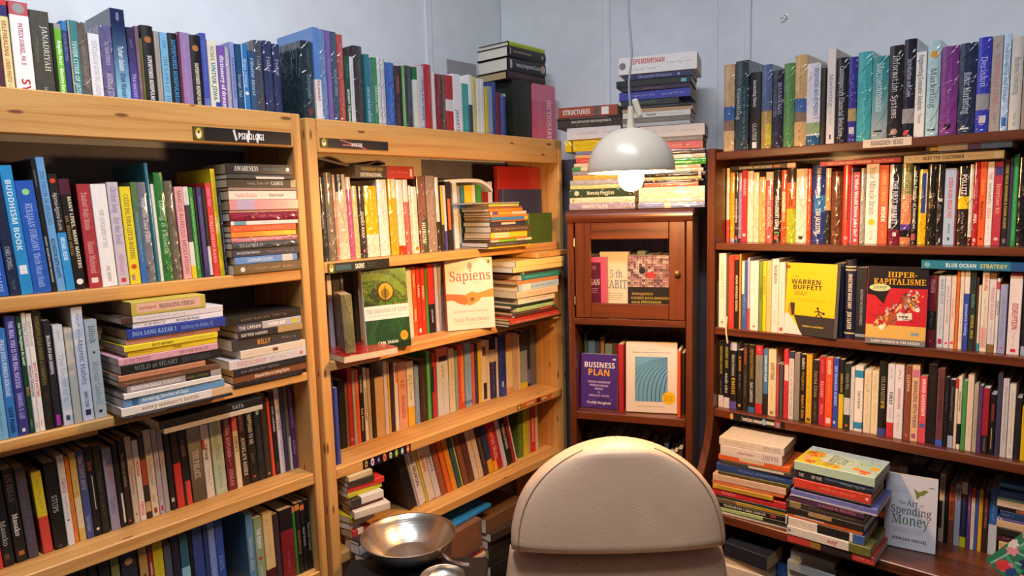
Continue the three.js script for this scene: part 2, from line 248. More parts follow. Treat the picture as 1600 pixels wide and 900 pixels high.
// ---------- books ----------
const ROWS = [
['LT', 'L', 1.743, 'atop left pine bookcase', [
[.369,.0314,.1737,.13,0,.11,'m',"502238|n 313 .2 .8"],
[.4014,.0154,.1904,.141,0,.11,'m',"e9dd9c|r c33 0 .14|r 226 .09 .2|t a43 b .24 .6 SELFHEALING|t a43 b .62 .86 LOVEN PHOTO|n 875 .88 .98"],
[.4193,.0328,.1848,.137,0,.11,'m',"f4f4f8|r c4505c 0 .14|o 999 .07 .3|t a23a50 b .22 .66 PATRICK SUMAEL, PH. D|t b22 b .8 1.05 SYN"],
[.453,.034,.1742,.13,0,.11,'m',"45443a|t e4e0d0 s .17 .68 JANADRIYAH|n 887 .3 .6|t ccb s .86 .97 Leh Tz"],
[.4874,.0065,.1542,.117,0,.11,'m-',"111"],
[.4943,.013,.1547,.117,0,.11,'m',"6ab82a|r 999 0 .07|t fff b .22 .9 Ampika Putri • Maestro Baru"],
[.5077,.0108,.1619,.122,0,.11,'m',"2a3572|r 2a78c0 0 .12|t 89c s .15 .5 ECOR HATIM|n 99b .9 .97"],
[.5201,.0176,.166,.125,0,.11,'m',"3c8088|r c9b090 0 1 0 .14|t cdd b .25 .95 TEVIER CITIER OF JATUN"],
[.5381,.0163,.1652,.124,0,.11,'w',"6e6660|n aa9 .3 .8|t aab b .88 .98 ST"],
[.556,.022,.1452,.111,0,.11,'m',"e6e8ee|t 99a s .1 .95 KENTANGAN GUNUNG LEGENDS"],
[.5797,.0239,.1665,.125,0,.11,'w',"6a6494|t ccd s .2 .5 FACTION STREET|t ccd s .6 .95 MNIS of JEAN"],
[.6044,.0285,.206,.151,0,.11,'g',"1d2a52|g 8cc4e6|t dde r .04 .12 mizan|t fff r .38 .64 Tuhan dalam|t 236 b .66 .94 Otak Manusia"],
[.6346,.0157,.1711,.128,0,.11,'m',"2c2450|g 5a52b4|n aac .15 .25|t ccd s .58 .95 The secret of"],
[.6515,.0083,.1761,.131,0,.11,'m-',"7a5c70|n a9a .3 .8"],
[.6603,.0051,.1512,.115,0,.11,'m-',"6a6a2a"],
[.6657,.026,.1815,.135,0,.11,'M',"1c1a1c|o a63 .17 .28|t eee b .36 .95 SUPERPOWER MINDFULNESS"],
[.6922,.0109,.1721,.129,0,.11,'m',"aaa49c|n 755 .05 .9"],
[.7049,.0169,.1719,.128,0,.11,'m',"7ab4dc|t 379 b .1 .2 DECKE|t 368 s .3 .95 THE LAWS OF THE"],
[.7236,.0209,.1739,.13,0,.11,'M',"15161c|t 3a9ade b .08 .9 SUPERPOWER MINDFULNESS"],
[.7464,.0259,.1795,.133,0,.11,'g',"9a82b6|r 8a2c50 0 1 0 .14|n b9c .1 .95"],
[.7726,.0257,.178,.132,0,.11,'M',"1a1718|o a73 .17 .28|t e8e4d0 b .36 .95 SUPERPOWER MINDFULNESS"],
[.7988,.0137,.1856,.138,0,.11,'m',"4656b4|r 6878c8 .82 .92|n 89c .1 .6"],
[.8144,.0219,.1725,.129,0,.11,'m',"e6e0cc|t 543 s .08 .28 SOMA|t 2a7a9a b .3 .82 UNTUK JIWA|r 25a .84 .92 .5 1"],
[.8377,.0198,.1625,.122,0,.11,'g',"7a5cae|t fff S .14 .95 dictionary of dreams"],
[.8579,.0095,.1617,.122,0,.11,'w-',"b8b8c4"],
[.8704,.0113,.1759,.131,0,.11,'m-',"8e9ad8|t 336 S .08 .9 HAWANUSULIELMAN"],
[.8844,.0141,.1737,.13,0,.11,'g',"26507a|t bcd s .4 .75 Terapi Tai|n dde .92 .97"],
[.9007,.0152,.1763,.131,0,.11,'g',"2c7cc8|r dde 0 1 0 .12|t def s .2 .6 Maya Lintang|o def .68 .3"],
[.918,.0175,.162,.122,0,.11,'m',"30527e|t cde s .1 .68 Filsafat Moral|n 9ab .88 .98"],
[.9359,.0209,.1915,.141,0,.11,'w',"4a4e5c|t aab s .2 .4 Fodor"],
[.9608,.025,.1941,.143,0,.11,'W',"383f68|t ccd s .2 .4 Fodor"],
[.9872,.0197,.1899,.14,0,.11,'w',"39426a|t ccd s .2 .42 Fodor"],
]],
['MT', 'L', 1.736, 'atop middle pine bookcase', [
[1.0333,.034,.2029,.149,0,.05,'W',"24363f|n 678 .1 .3|t 9ab s .42 .72 Encyclopedia|o 633 .88 .25"],
[1.0697,.0183,.2413,.174,0,.05,'g',"5c86c8|r e8e4e8 .55 .97|t b44 b .56 .78 Paramukti"],
[1.0884,.0186,.2396,.173,0,.05,'w',"6c86b8|n abd .3 .9"],
[1.1084,.0138,.2393,.173,0,.05,'g',"7c60a8|n bad .3 .8"],
[1.1246,.0181,.239,.173,0,.05,'w',"455a72|t 9bb r .4 .7 MODERN TIMES|n 99b .9 .97"],
[1.1442,.0184,.2356,.171,0,.05,'w',"b8504e|n daa .1 .95"],
[1.1651,.0155,.1815,.135,0,.05,'m-',"26503c|n aca .1 .3|t eee b .48 .98 MONEY TALKING"],
[1.181,.0125,.1819,.135,0,.05,'m-',"d8d8da|n 99a .15 .9"],
[1.1954,.032,.2144,.156,0,.05,'W',"3f3c40|n 667 .2 .6"],
[1.2323,.0164,.1962,.145,0,.05,'g-',"2c7484|t cee s .45 .95 ANGGARAN BISNIS"],
[1.249,.0109,.1825,.135,0,.05,'w-',"4e7c8a"],
[1.2603,.0133,.1913,.141,0,.05,'g-',"3a8a54|t dfd s .3 .9 TERPADU DINI"],
[1.2752,.0123,.1985,.146,0,.05,'w-',"d2d4d8|n aab .2 .9"],
[1.2891,.0136,.1917,.142,0,.05,'w-',"c4c6cc|n 99a .2 .9"],
[1.3066,.0305,.1846,.137,0,.05,'w',"3e66b8|n 7ad .4 .9"],
[1.3399,.0166,.179,.133,0,.05,'m-',"43343a|t c64 b .1 .5 FORUM|n 877 .6 .9"],
[1.3579,.006,.1807,.134,0,.05,'m-',"15181a"],
[1.3655,.0107,.182,.135,0,.05,'g-',"74a868|n dfd .2 .9"],
[1.3776,.0261,.1846,.137,0,.05,'w',"3c3f4a|n 778 .2 .8"],
[1.4092,.0149,.1842,.137,0,.05,'m-',"d4d8d4|r 1f6a3c 0 .2"],
[1.4255,.0099,.1879,.139,0,.05,'m-',"d0c4c4|n a77 .3 .9"],
[1.4364,.0163,.1916,.141,0,.05,'w-',"b4c0d4|t 46a b .1 .95 TEORI ILMU BISNIS"],
[1.4556,.0288,.1987,.146,0,.05,'G',"b02c34|n d66 .3 .6"],
[1.4864,.0098,.1767,.132,0,.05,'m-',"dcd4d4|n 999 .1 .9"],
[1.4972,.0271,.1752,.131,0,.05,'w',"7c2430|n a55 .1 .9"],
[1.5283,.0121,.1762,.131,0,.05,'w-',"6c5850"],
[1.5422,.0306,.177,.132,0,.05,'m',"b03038|r ddd .42 .62"],
[1.5737,.0324,.1849,.137,0,.05,'m',"e4e4ea|t 77a b .6 .98 JAKARTA"],
[1.6071,.0072,.1595,.12,0,.05,'m-',"dcd0d0"],
[1.6165,.0262,.1596,.12,0,.05,'g-',"38a09c|n bdd .2 .9"],
[1.6443,.0164,.1905,.141,0,.05,'m-',"e4e4e0|r 446 .5 .98"],
[1.6641,.0148,.1867,.138,0,.05,'m-',"c8c87c|n 774 .1 .9"],
[1.6824,.0165,.1828,.136,0,.05,'m-',"e0dedc|n aaa .2 .9"],
[1.7009,.0152,.1829,.136,0,.05,'m-',"dddde4|n 99a .1 .9"],
[1.7227,.0122,.1603,.121,0,.05,'m-',"c8b828"],
[1.7366,.0207,.1644,.124,0,.05,'m-',"8494c0|n bcd .1 .9"],
[1.761,.0145,.1814,.135,0,.05,'m-',"3a4684"],
[1.7772,.0226,.1477,.112,0,.05,'m-',"6c2438"],
[1.8014,.0116,.1475,.112,0,.05,'g-',"3c66c0"],
[1.8147,.0117,.1467,.112,0,.05,'m-',"30407c|r cc4 0 .06"],
[1.8501,.1018,.2033,.149,0,.035,'M',"20261e|n 353 .2 .8"],
[1.956,.1323,.197,.145,0,.035,'g',"d05a76|r d86a84 0 .3|t f4d8d8 S .26 .98 DICTIONARY|n e8b8c0 .28 .95"],
]],
['L1', 'L', 1.356, 'on upper shelf, left pine bookcase', [
[.3193,.0284,.2658,.19,3.2,.02,'m',"2258c0|t acf s .8 .97 KRAMPI"],
[.3491,.0175,.2458,.177,3.2,.02,'m',"14264a|t ccd r .62 .8 CHRIS POWELL|n 89a .88 .96"],
[.3675,.0199,.2451,.177,3.2,.02,'g',"2f94d8|t def b .02 .74 BUDDHISM BOOK|r eef .77 .84 .2 .8"],
[.3879,.0302,.2169,.158,3.2,.02,'g',"2c5ec0|o 9d9 .1 .2|t bcf s .2 .62 KERAJAAN SURGAWI|t bcf s .64 .95 Thich Nhat Hanh"],
[.419,.0078,.2572,.185,3.2,.02,'m',"191719|n bbb .08 .2|t ccc b .55 .95 SHORT SECRETS FOR HEALING"],
[.4278,.0141,.2624,.188,3.2,.02,'m',"6aa6de|t 235 s .1 .5 THE TOUCH OF HEALING|t 124 b .6 .9 ALCHESTER WITH ROOTS"],
[.4429,.016,.2309,.167,3.2,.02,'m',"18171a|r 2a94dc .5 1|o d42 .06 .3|t ddd r .16 .48 Agama-Agama Dunia|t def b .54 .74 MICHAEL KEENE"],
[.4593,.0198,.2212,.161,3.2,.02,'m',"121013|r 4c1c34 0 .14|t e8e6c8 b .15 .82 MANY LIVES, MANY MASTERS|t c96 r .32 .7 DR. BRIAN WEISS|o eee .93 .3"],
[.4842,.0239,.2111,.154,1.6,.02,'m',"a8343c|t dbb s .08 .44 Taubat! Nabi Muda|t dbb s .55 .86 Hasan Mahmud|r e8e0e0 .9 .95 .25 .75"],
[.5092,.029,.2113,.154,1.6,.02,'m',"eeeef0|t 888 s .25 .62 THE GEOGRAPHY OF THE|t 555 r .8 .95 ERIC WEINER"],
[.5398,.0217,.2154,.157,1.6,.02,'m',"c8c0d0|t 558 s .05 .3 Chicken Soup|t 558 s .34 .6 for the Soul|t b6a s .7 .9 Woman's|r c33 .93 .97 .3 .7"],
[.5632,.0212,.2062,.151,1.6,.02,'m',"e6d62a|t 653 S .08 .74 CATAT INI, YOUR LIFE IS WAITING|o c42 .82 .25|r a88 .9 .96 .2 .5"],
[.5857,.0127,.2157,.157,1.6,.02,'g',"5c7c50|g 3a70c0|n bcd .3 .8"],
[.5993,.0177,.2158,.157,1.6,.02,'w',"7c7c88|t eee s .15 .6 Nearness Your Faith"],
[.6178,.0069,.2566,.184,1.6,.02,'G',"1e6c84"],
[.6256,.0086,.2119,.155,1.6,.02,'m',"dde0d8|r 2a7a3a 0 1 .7 1"],
[.6352,.019,.2367,.171,1.6,.02,'w',"3c7e42|t cdc s .25 .75 Dialog & Fanatik"],
[.6551,.0174,.219,.16,1.6,.02,'w',"6c6458|n 998 .1 .9"],
[.6753,.0184,.2065,.151,1.6,.02,'m',"e2a2aa|t 433 r .04 .95 MARCUS AURELIUS MEDITATIONS"],
[.6944,.0113,.2066,.151,1.6,.02,'m',"dcdcd8|r 334 .2 .6|r d8c828 .86 1|n 888 .05 .2"],
[.7064,.0096,.2052,.15,1.6,.02,'g',"3a9440|n ded .1 .9"],
[.7167,.0049,.2038,.149,1.6,.02,'m-',"1e1c20"],
[.7235,.0119,.2052,.15,1.6,.02,'m',"2e2a6c|n 99c .1 .9"],
[.7361,.0075,.2009,.148,1.6,.02,'m-',"1d1c20|r ccc .65 .98"],
[.7449,.014,.2154,.157,1.6,.02,'g',"d63c40|t f8c b .05 .25 START FREE|t fcc s .3 .9 PERJALANAN RANA"],
[.7603,.0111,.2476,.178,1.6,.02,'g',"d8be20|r e4d468 .45 .6|n 986 .1 .4"],
[.7721,.0081,.2053,.151,1.6,.02,'w-',"2e2e36|n bbb .1 .9"],
]],
['L2', 'L', 1.086, 'on second shelf, left pine bookcase', [
[.3016,.0181,.2213,.161,.8,.012,'m',"7ab8dc|t 257 s .15 .5 PENJAJA DOA|t c4a b .44 .58 PUNYA|n 368 .62 .95"],
[.3206,.015,.2114,.155,.8,.012,'g',"3a7cc8|t eef S .1 .62 PEKAN EVITA PERMATA KEMATIAN|t 112 b .72 .96 GEDE PRAMA"],
[.3364,.0169,.2322,.168,.8,.012,'m',"3c3a86|t ccf b .04 .6 THE REAL YOU IS THE REAL SUCCESS|t bbe b .64 .86 SAMUEL S. LUI|r eee .94 .97 .35 .65"],
[.3544,.0085,.2315,.168,.8,.012,'m',"17402c|t dfd b .06 .42 Can Your Neighbour Be Saved?|t c93 b .6 .68 BIMO|n 9ba .88 .96"],
[.3633,.0069,.2359,.171,.8,.012,'m',"e8e6e4|t 555 s .06 .3 ANDRIE WONGSO|t 224 b .38 .76 BAHAGIA TERANG JUGA|n b44 .92 .96"],
[.3707,.0091,.2341,.17,.8,.012,'m',"f0eeec|t 666 s .06 .28 Andrea Hirata|t c33 b .38 .74 IKUTI KATA HATIMU|n c88 .9 .96"],
[.3805,.0151,.2358,.171,.8,.012,'m',"211d17|t 8a7a38 b .04 .62 PEMIMPIN JUGA BUKAN A CHAMPION|n 554 .68 .95"],
[.3967,.0123,.2164,.158,.8,.012,'m',"27222c|t e8e8ee b .14 .5 BICARA ITU ADA SENINYA|r a3a .88 .98 .3 .8"],
[.412,.0171,.2048,.15,.8,.012,'m',"d4dae8|n 88a .05 .15|t 9ab s .25 .8 The Secret of X|r 357 .9 .95 .3 .7"],
[.4307,.0142,.1957,.144,.8,.012,'m',"c8c4b8"],
[.4464,.0206,.2357,.172,.8,.012,'m',"dcdef0|n 667 .06 .28|t 445 r .28 .68 Atomic Habits|t 445 b .74 .88 JAMES CLEAR|r 335 .9 .95 .3 .75"],
[.4686,.0226,.2065,.151,.8,.012,'m',"c4ccce|t 345 s .06 .24 blink|o 456 .33 .12|t 789 s .42 .86 Malcolm Gladwell|o 333 .93 .15"],
]],
['L3', 'L', .813, 'on third shelf, left pine bookcase', [
[.2864,.0126,.1943,.143,2.5,.072,'m',"c8343c"],
[.3,.0187,.2125,.155,2.5,.072,'m',"17161a|t ccc s .55 .8 Masako|r 643 .88 .93 .2 .6"],
[.3212,.0185,.1978,.146,2.5,.072,'m',"1b1a1c|t 877 s .06 .35 EN HILLS|t eee S .48 .72 Masako|r a63 .88 .93 .3 .8"],
[.3419,.0178,.1926,.142,2.5,.072,'m',"4c4654|n 668 .1 .8|o 444 .9 .2"],
[.3676,.0174,.1762,.131,2.5,.072,'m',"d8c82c|r c8443a .55 1|n 885 .1 .45"],
[.3882,.0214,.1886,.139,1.6,.072,'m',"131216|t ccc s .38 .58 STUPS|n 888 .95 .97"],
[.4121,.013,.1978,.146,1.6,.072,'m',"dcdee6|t b55 S .25 .42 CHOOS|n 888 .45 .7|o 322 .72 .14"],
[.4256,.0073,.1917,.142,1.6,.072,'m-',"e0802c|n a52 .1 .9"],
[.4343,.0123,.1968,.145,1.6,.072,'m',"d0b464|r d8caa8 .5 .85|n 976 .3 .5"],
[.4478,.0144,.1981,.146,1.6,.072,'m',"42508a|t c9a878 s .05 .45 The LOST BOY|t bbc s .74 .92 Dave Pelzer"],
[.4631,.0146,.2006,.147,1.6,.072,'m',"151315|t d64 s .15 .28 lost|r ccc .32 .7 .55 .66|o eee .92 .2"],
[.4789,.0143,.1974,.145,1.6,.072,'m',"251d1d|n 776 .3 .8"],
[.4963,.0183,.1874,.139,1.6,.072,'m',"9494b4|t a6a s .15 .4 Allysia|t 557 s .6 .8 Tia Setyo"],
[.5163,.0109,.1957,.144,1.6,.072,'m',"201e24|r ddd .6 .95 .6 1"],
[.5295,.0113,.1977,.145,1.6,.072,'m',"33262a|t bba s .15 .55 The Girls on Malim|o c43 .95 .2"],
[.5433,.0126,.201,.148,1.6,.072,'m',"d0c4b4|t 744 s .3 .7 Dharma Nana|o a66 .9 .2"],
[.5572,.0122,.1896,.14,1.6,.072,'m',"e8e4e4|t c33 b .25 .45 PRISONER|t c33 b .75 .95 TERESA"],
[.5703,.0112,.1995,.147,1.6,.072,'m',"3a2c28|r b0502c .3 .6|r c4a878 .8 .92|n 998 .05 .25"],
[.5825,.0155,.2061,.151,1.6,.072,'m',"d8d0bc|t 876 s .15 .7 The Godmother|t 876 s .74 .84 Agnes|r a33 .9 .96 .3 .7"],
[.5993,.011,.2051,.15,1.6,.072,'m',"b4b0c4|t 88a s .06 .3 A CHILD|t a7a s .62 .85 ROMAN|r b36 .9 .96 .3 .7"],
[.611,.0114,.2018,.148,1.6,.072,'m',"a8a4b0|n 877 .1 .4"],
[.6251,.0121,.2009,.148,1.6,.072,'m',"1c1a20|r ccc .85 .9 .2 .7"],
[.6396,.017,.1978,.146,1.6,.072,'g',"281210|r c8302c .45 1|n 754 .1 .3"],
[.6576,.0166,.1992,.146,1.6,.072,'g',"1c1416|r d0443c .7 1 .3 1|t a87 s .2 .4 Cantik"],
[.6768,.0313,.2047,.15,1.6,.072,'m',"9c968e|g 5a4e40|t e4e0d4 s .38 .72 THE PALACE"],
[.7097,.0192,.2055,.151,1.6,.072,'m',"dcd8d6|r c03838 .28 .4 0 .35|o 555 .08 .36|t 556 b .28 .6 co:up|n 778 .66 .85"],
[.7321,.0287,.2065,.151,1.6,.072,'m',"b4c8b4|t 7a6a50 s .1 .58 STONES into SCHOOLS|t 587 s .64 .92 GREG MORTENSON"],
[.7637,.0214,.2106,.154,1.6,.072,'m',"701e2a|t c9a b .1 .6 TINGGAL BERSAMA|n b88 .62 .7|t caa s .74 .95 KINKAN"],
[.7873,.0136,.2105,.154,1.6,.072,'m',"e0d2ae|r d86060 .08 .3|t 432 b .34 .58 CHILD'S"],
[.8022,.0196,.2091,.153,1.6,.072,'m',"2c1c1a|t a99 s .1 .32 Frank McCourt|t e4dcd0 S .4 .88 ANGELA'S ASHES"],
[.8232,.0214,.2035,.149,1.6,.072,'m',"17181e|t dde b .06 .5 IT HAPPENED TO ME|n aa6 .62 .75|o c44 .92 .15"],
[.846,.0185,.2063,.151,1.6,.072,'m',"1a1c24|r 8ac .06 .16 .4 .8|n 667 .3 .7"],
[.8656,.0176,.2236,.163,1.6,.072,'m',"302620|n 665 .2 .8|o ca8 .95 .15"],
[.8838,.0083,.2115,.155,1.6,.072,'m-',"d04a30"],
[.8935,.0126,.2239,.163,1.6,.072,'m',"16151c|t bcd b .15 .5 DARI LADANG|n c93 .85 .95"],
[.9071,.0142,.2306,.167,1.6,.072,'m',"d4d0e0|t b33 S .05 .22 WILL|t 446 r .24 .32 to|t b33 S .34 .52 LIVE|n 88b .6 .8"],
[.9222,.0105,.2324,.168,1.6,.072,'m-',"4a3a58|n 88a .1 .6"],
[.9337,.0104,.2312,.168,1.6,.072,'m-',"7c7458|r ddd .6 1 .4 1|n aa9 .1 .5"],
[.9453,.0147,.2292,.166,1.6,.072,'m',"5a3266|t d9c s .08 .5 STOLEN INNOCENCE|t c9b s .62 .86 ELISSA"],
]],
['L4', 'L', .54, 'on fourth shelf, left pine bookcase', [
[.3513,.0166,.2393,.173,1,.03,'m',"22222c"],
[.3703,.0214,.2365,.171,1,.03,'m',"2c2a34"],
[.3943,.022,.2397,.173,1,.03,'m',"1f1d22"],
[.4189,.0133,.2398,.175,1,.03,'m',"33303a"],
[.4349,.0159,.2398,.176,1,.03,'m',"2a2628"],
[.4536,.021,.2397,.177,1,.03,'m',"222026"],
[.4774,.0166,.2306,.167,1,.03,'m',"7a8050|n 554 .3 .8"],
[.497,.0322,.2338,.169,1,.03,'m',"282a3a|o b97 .1 .25"],
[.5334,.0177,.2365,.171,1,.03,'m',"b09058|t 43220e b .2 .7 KALI-WAJIB"],
[.5527,.0088,.2334,.169,1,.03,'m',"8c2c3c|t ecc b .08 .5 SUMMER BAY"],
[.5625,.0218,.2298,.167,1,.03,'m',"c4b820|n 875 .15 .6"],
[.5859,.0159,.2182,.159,1,.03,'m',"4a5064|r a3a0a8 .4 .6"],
[.6036,.0162,.2296,.167,1,.03,'m',"241f38|r a63890 .5 .8"],
[.6217,.0193,.2248,.163,1,.03,'m',"2c5c74|r 8ac0d8 .35 .6"],
[.6428,.0067,.2314,.168,1,.03,'m-',"191619"],
[.6505,.0237,.2377,.172,1,.03,'m',"32448c"],
[.6761,.01,.2336,.169,1,.03,'m',"2a3a70"],
[.6873,.0166,.2376,.172,1,.03,'m',"6c84c4|n 9ad .1 .8"],
[.7049,.0188,.2397,.174,1,.03,'m',"2c4aa0|t 9ad s .4 .6 PAUL"],
[.7819,.0189,.2206,.161,1,.03,'g',"5c8cb8|t d9c88c s .3 .7 Maneer Alas"],
[.8021,.0225,.1985,.146,1,.03,'m',"8a9e7c|t eef b .15 .42 THE EIGHTH|o b33 .55 .2|n eee .65 .95"],
[.8266,.0262,.2019,.148,1,.03,'m',"d8be84|r 4a1a1a .75 1|n a87 .1 .6"],
[.8538,.0157,.1898,.14,1,.03,'m',"3c2830|n 766 .3 .8"],
[.8722,.0362,.1925,.142,1,.03,'m',"7c1a26|r 1a1416 0 .3|n c88 .6 .9"],
[.9094,.0075,.1905,.141,1,.03,'m-',"347c34|r d84 0 .08"],
[.9179,.0132,.1967,.145,1,.03,'m-',"1c181a|t d84 s .3 .8 Sang Bintang|r c84 .02 .1"],
[.9332,.0122,.1962,.144,1,.03,'m-',"151416|t ccc s .3 .7 Soul Travel|r d73 .05 .12"],
[.9468,.0132,.1959,.144,1,.03,'m-',"131215|t ccc s .3 .75 The Soul Travel"],
]],
['M1', 'L', 1.364, 'on upper shelf, middle pine bookcase', [
[1.05,.0136,.2259,.164,1.5,.05,'w',"4c4a44|n aa8 .5 .9|o c66 .93 .3"],
[1.065,.016,.2261,.164,1.5,.05,'w',"37363c|n 88a .2 .8|t aab b .4 .65 HUKUMDI"],
[1.0837,.0233,.2383,.172,1.5,.05,'w',"7a7260|n aa9 .4 .9"],
[1.1083,.0088,.2335,.169,1.5,.05,'w-',"c89078"],
[1.1184,.0333,.2339,.169,1.5,.05,'w',"cdbfa4|r 2e3a50 0 .2 0 .6|n b66 .4 .6|r d8d0b8 .8 1"],
[1.1529,.0152,.2273,.165,1.5,.05,'w',"c05a8a|r e8d4c4 0 .15|n e9c .5 .9"],
[1.1699,.0168,.2028,.149,1.5,.05,'w-',"d2c48c|n 886 .2 .8"],
[1.1888,.0211,.2011,.148,1.5,.05,'w',"3a3638|t e4dcc8 b .35 .72 TEKNIS KANA|o c66 .9 .22"],
[1.2128,.0426,.203,.149,1.5,.05,'w',"e8dccc|r e8b818 0 .68|n fea .05 .6|n caa .7 .95"],
[1.2589,.0345,.2215,.161,1.5,.05,'w',"ece2d8|n a98 .3 .6"],
[1.299,.0289,.2237,.163,1.5,.05,'w',"d8a828|r ece0c8 0 .25 .4 1|n b73 .5 .9"],
[1.3293,.025,.2221,.162,1.5,.05,'w',"ece0d4|r b84018 .88 1|n ca8 .2 .8"],
[1.3559,.0186,.2224,.162,1.5,.05,'w-',"c8625c|r e8d8cc 0 .3|n eaa .4 .9"],
[1.3765,.0083,.2054,.151,1.5,.05,'w-',"d8c4a8"],
[1.3862,.0219,.2016,.148,1.5,.05,'w-',"e6dccc|n b98 .3 .7|o c84 .93 .3"],
[1.4119,.0332,.2327,.169,1.5,.05,'w',"84584a|r 46523c .55 1 .4 1|t e4e0c8 b .6 .88 HUKUM"],
[1.4477,.0366,.2352,.17,1.5,.05,'w',"9a8478|n c88 .3 .9"],
[1.4863,.0129,.2316,.168,1.5,.05,'w-',"ded4c8|r 3a342e .6 1"],
[1.5007,.0153,.2059,.151,1.5,.05,'m-',"2c2420|r e8b428 0 .6 .3 1|n c83 .7 .9"],
[1.5175,.0098,.206,.151,1.5,.05,'m-',"d8ccd4|r 4c4698 .7 1"],
[1.5294,.0236,.2182,.159,1.5,.05,'m-',"231d1d|r d85a28 .25 .7 .2 .7|n e84 .3 .7"],
[1.5935,.0205,.2264,.153,1.5,.085,'m-',"dce0ec|n 8ad .3 .9"],
[1.6156,.0104,.2057,.151,1.5,.085,'m-',"a89c98"],
[1.6294,.0179,.2058,.151,1.5,.085,'m-',"3a7c8c"],
[1.649,.0356,.208,.152,1.5,.085,'g',"ecc824|n fe8 .2 .8"],
[1.6862,.0141,.2102,.153,1.5,.085,'m-',"ecdcc8"],
[1.7039,.0265,.2125,.153,1.5,.085,'g-',"3c9438|n aca .1 .6"],
[1.7328,.0159,.1865,.138,1.5,.085,'m-',"8c2018"],
[1.7504,.0127,.1865,.138,1.5,.085,'m-',"8c2018"],
[1.7655,.0209,.2216,.153,1.5,.085,'m-',"dcd8e4|r d89838 .6 1"],
]],
['M2', 'L', 1.1, 'on second shelf, middle pine bookcase', [
[1.0609,.0309,.2306,.167,1,.085,'m',"6c4a34|r 241c1c .35 .6|n ca8 .62 .9"],
[1.0943,.0145,.2229,.162,1,.085,'m-',"c0b8cc|r e8e0dc 0 .3"],
[1.1114,.0256,.2316,.171,1,.085,'m',"151116"],
[1.1383,.011,.2318,.17,1,.085,'m-',"2c2224|t ddd s .02 .2 CETL|n ccc .6 .9"],
[1.151,.0282,.2315,.168,1,.085,'m',"121014|n 433 .1 .8"],
[1.1819,.0155,.2257,.164,1,.085,'m-',"3c3a22"],
[1.3788,.0206,.2158,.157,1,.085,'m-',"e8dcc8"],
[1.4012,.0159,.2201,.16,1,.085,'m-',"d85a24|t fdb b .1 .3 SEMUA|t fdb b .55 .85 NAKAL"],
[1.4185,.0163,.2166,.158,1,.085,'m-',"c83420|t fed b .2 .5 NAKAL|r eee .9 .96 .2 .7"],
[1.4363,.0171,.215,.157,1,.085,'m-',"cc3824|t fed b .25 .5 NAKAL|n eaa .6 .8"],
[1.4549,.0095,.2117,.155,1,.085,'m-',"4c8c3c"],
[1.4659,.0264,.2224,.162,1,.085,'m',"d8302a|r 221c1e .58 1|t ddd b .66 .85 JULIUS HARTONO"],
[1.4956,.0138,.2225,.162,1,.085,'m-',"c0bccc"],
[1.5109,.0302,.2248,.163,1,.085,'m',"9c9490|t 433 s .25 .9 THE DEVELOPMENT"],
]],
['M3', 'L', .803, 'on third shelf, middle pine bookcase', [
[1.034,.0178,.2522,.181,0,.025,'m',"26225c|r ddd .88 .96 .1 .5"],
[1.0525,.0111,.2165,.158,0,.025,'m-',"3a4a9c"],
[1.1303,.0207,.2063,.145,0,.12,'m',"161313"],
[1.1523,.0096,.1968,.145,0,.12,'m-',"6c5438"],
[1.1631,.015,.2361,.145,0,.12,'m-',"a82028|o d66 .92 .3"],
[1.1798,.0103,.2254,.145,0,.12,'m-',"a89c94"],
[1.1909,.0122,.2267,.145,0,.12,'m-',"d85a28|t 8ab b .1 .4 CD dott"],
[1.2044,.0143,.2315,.145,0,.12,'m-',"17141a|t ddc b .1 .35 THEFAGIA|t ddc b .5 .9 Rod Rousuck"],
[1.2201,.0116,.2266,.145,0,.12,'m-',"ddd4c4|t 443 b .1 .9 KAWASANPEMBELAJAR"],
[1.2331,.0123,.2219,.145,0,.12,'m-',"b49c7c"],
[1.2486,.0115,.2347,.145,0,.12,'m-',"2c2420"],
[1.262,.0332,.1858,.138,0,.12,'m',"c8a270"],
[1.2971,.0136,.231,.145,0,.12,'m-',"d4ccd8|n 88a .2 .8"],
[1.312,.0077,.2246,.145,0,.12,'m-',"d8ac28"],
[1.3214,.0136,.2222,.145,0,.12,'m-',"3a2438"],
[1.3374,.014,.219,.145,0,.12,'m-',"e0d4c8|r d86a38 .05 .3 .4 .8"],
[1.3534,.0338,.216,.145,0,.12,'m',"d8a084|t a33 s .25 .4 4B|t b44 b .5 .85 MANAJEMEN"],
[1.3896,.0276,.2117,.145,0,.12,'m',"e4dcd0|r e8b428 .7 1|t 776 s .2 .6 My So Cards"],
[1.4192,.0199,.1941,.143,0,.12,'m-',"7c98c4|n cde .2 .8"],
[1.4428,.0309,.2054,.145,0,.12,'m',"3c2c20|n 876 .3 .9"],
[1.4747,.0144,.2309,.145,0,.12,'g-',"4cae54|n bdb .2 .8"],
[1.4906,.0059,.2137,.145,0,.12,'m-',"2c3a54"],
[1.4974,.0175,.22,.145,0,.12,'m-',"b83428|r 22243c .2 .6 0 .4"],
[1.5194,.0511,.2304,.145,0,.12,'m',"d0d4e0|r d87878 0 .2|r 3c3040 .12 .2 .2 .9|t 446 r .25 .45 DR SPOCK'S|n 779 .5 .9"],
[1.574,.0269,.2207,.145,0,.12,'m-',"d4ccb4|n 986 .2 .8"],
[1.6032,.0132,.21,.145,0,.12,'m-',"8ca4a8"],
[1.618,.029,.2262,.145,0,.12,'m',"cc4a28|r d88a48 .1 .9 .5 .9|n fc8 .3 .8"],
[1.6511,.0321,.2269,.145,0,.12,'m',"84acd4|n 46a .3 .8|r 57a .9 .95"],
[1.685,.0138,.2181,.145,0,.12,'m-',"c86058"],
[1.7004,.0152,.2199,.145,0,.12,'m-',"44304c|n 88a .2 .8"],
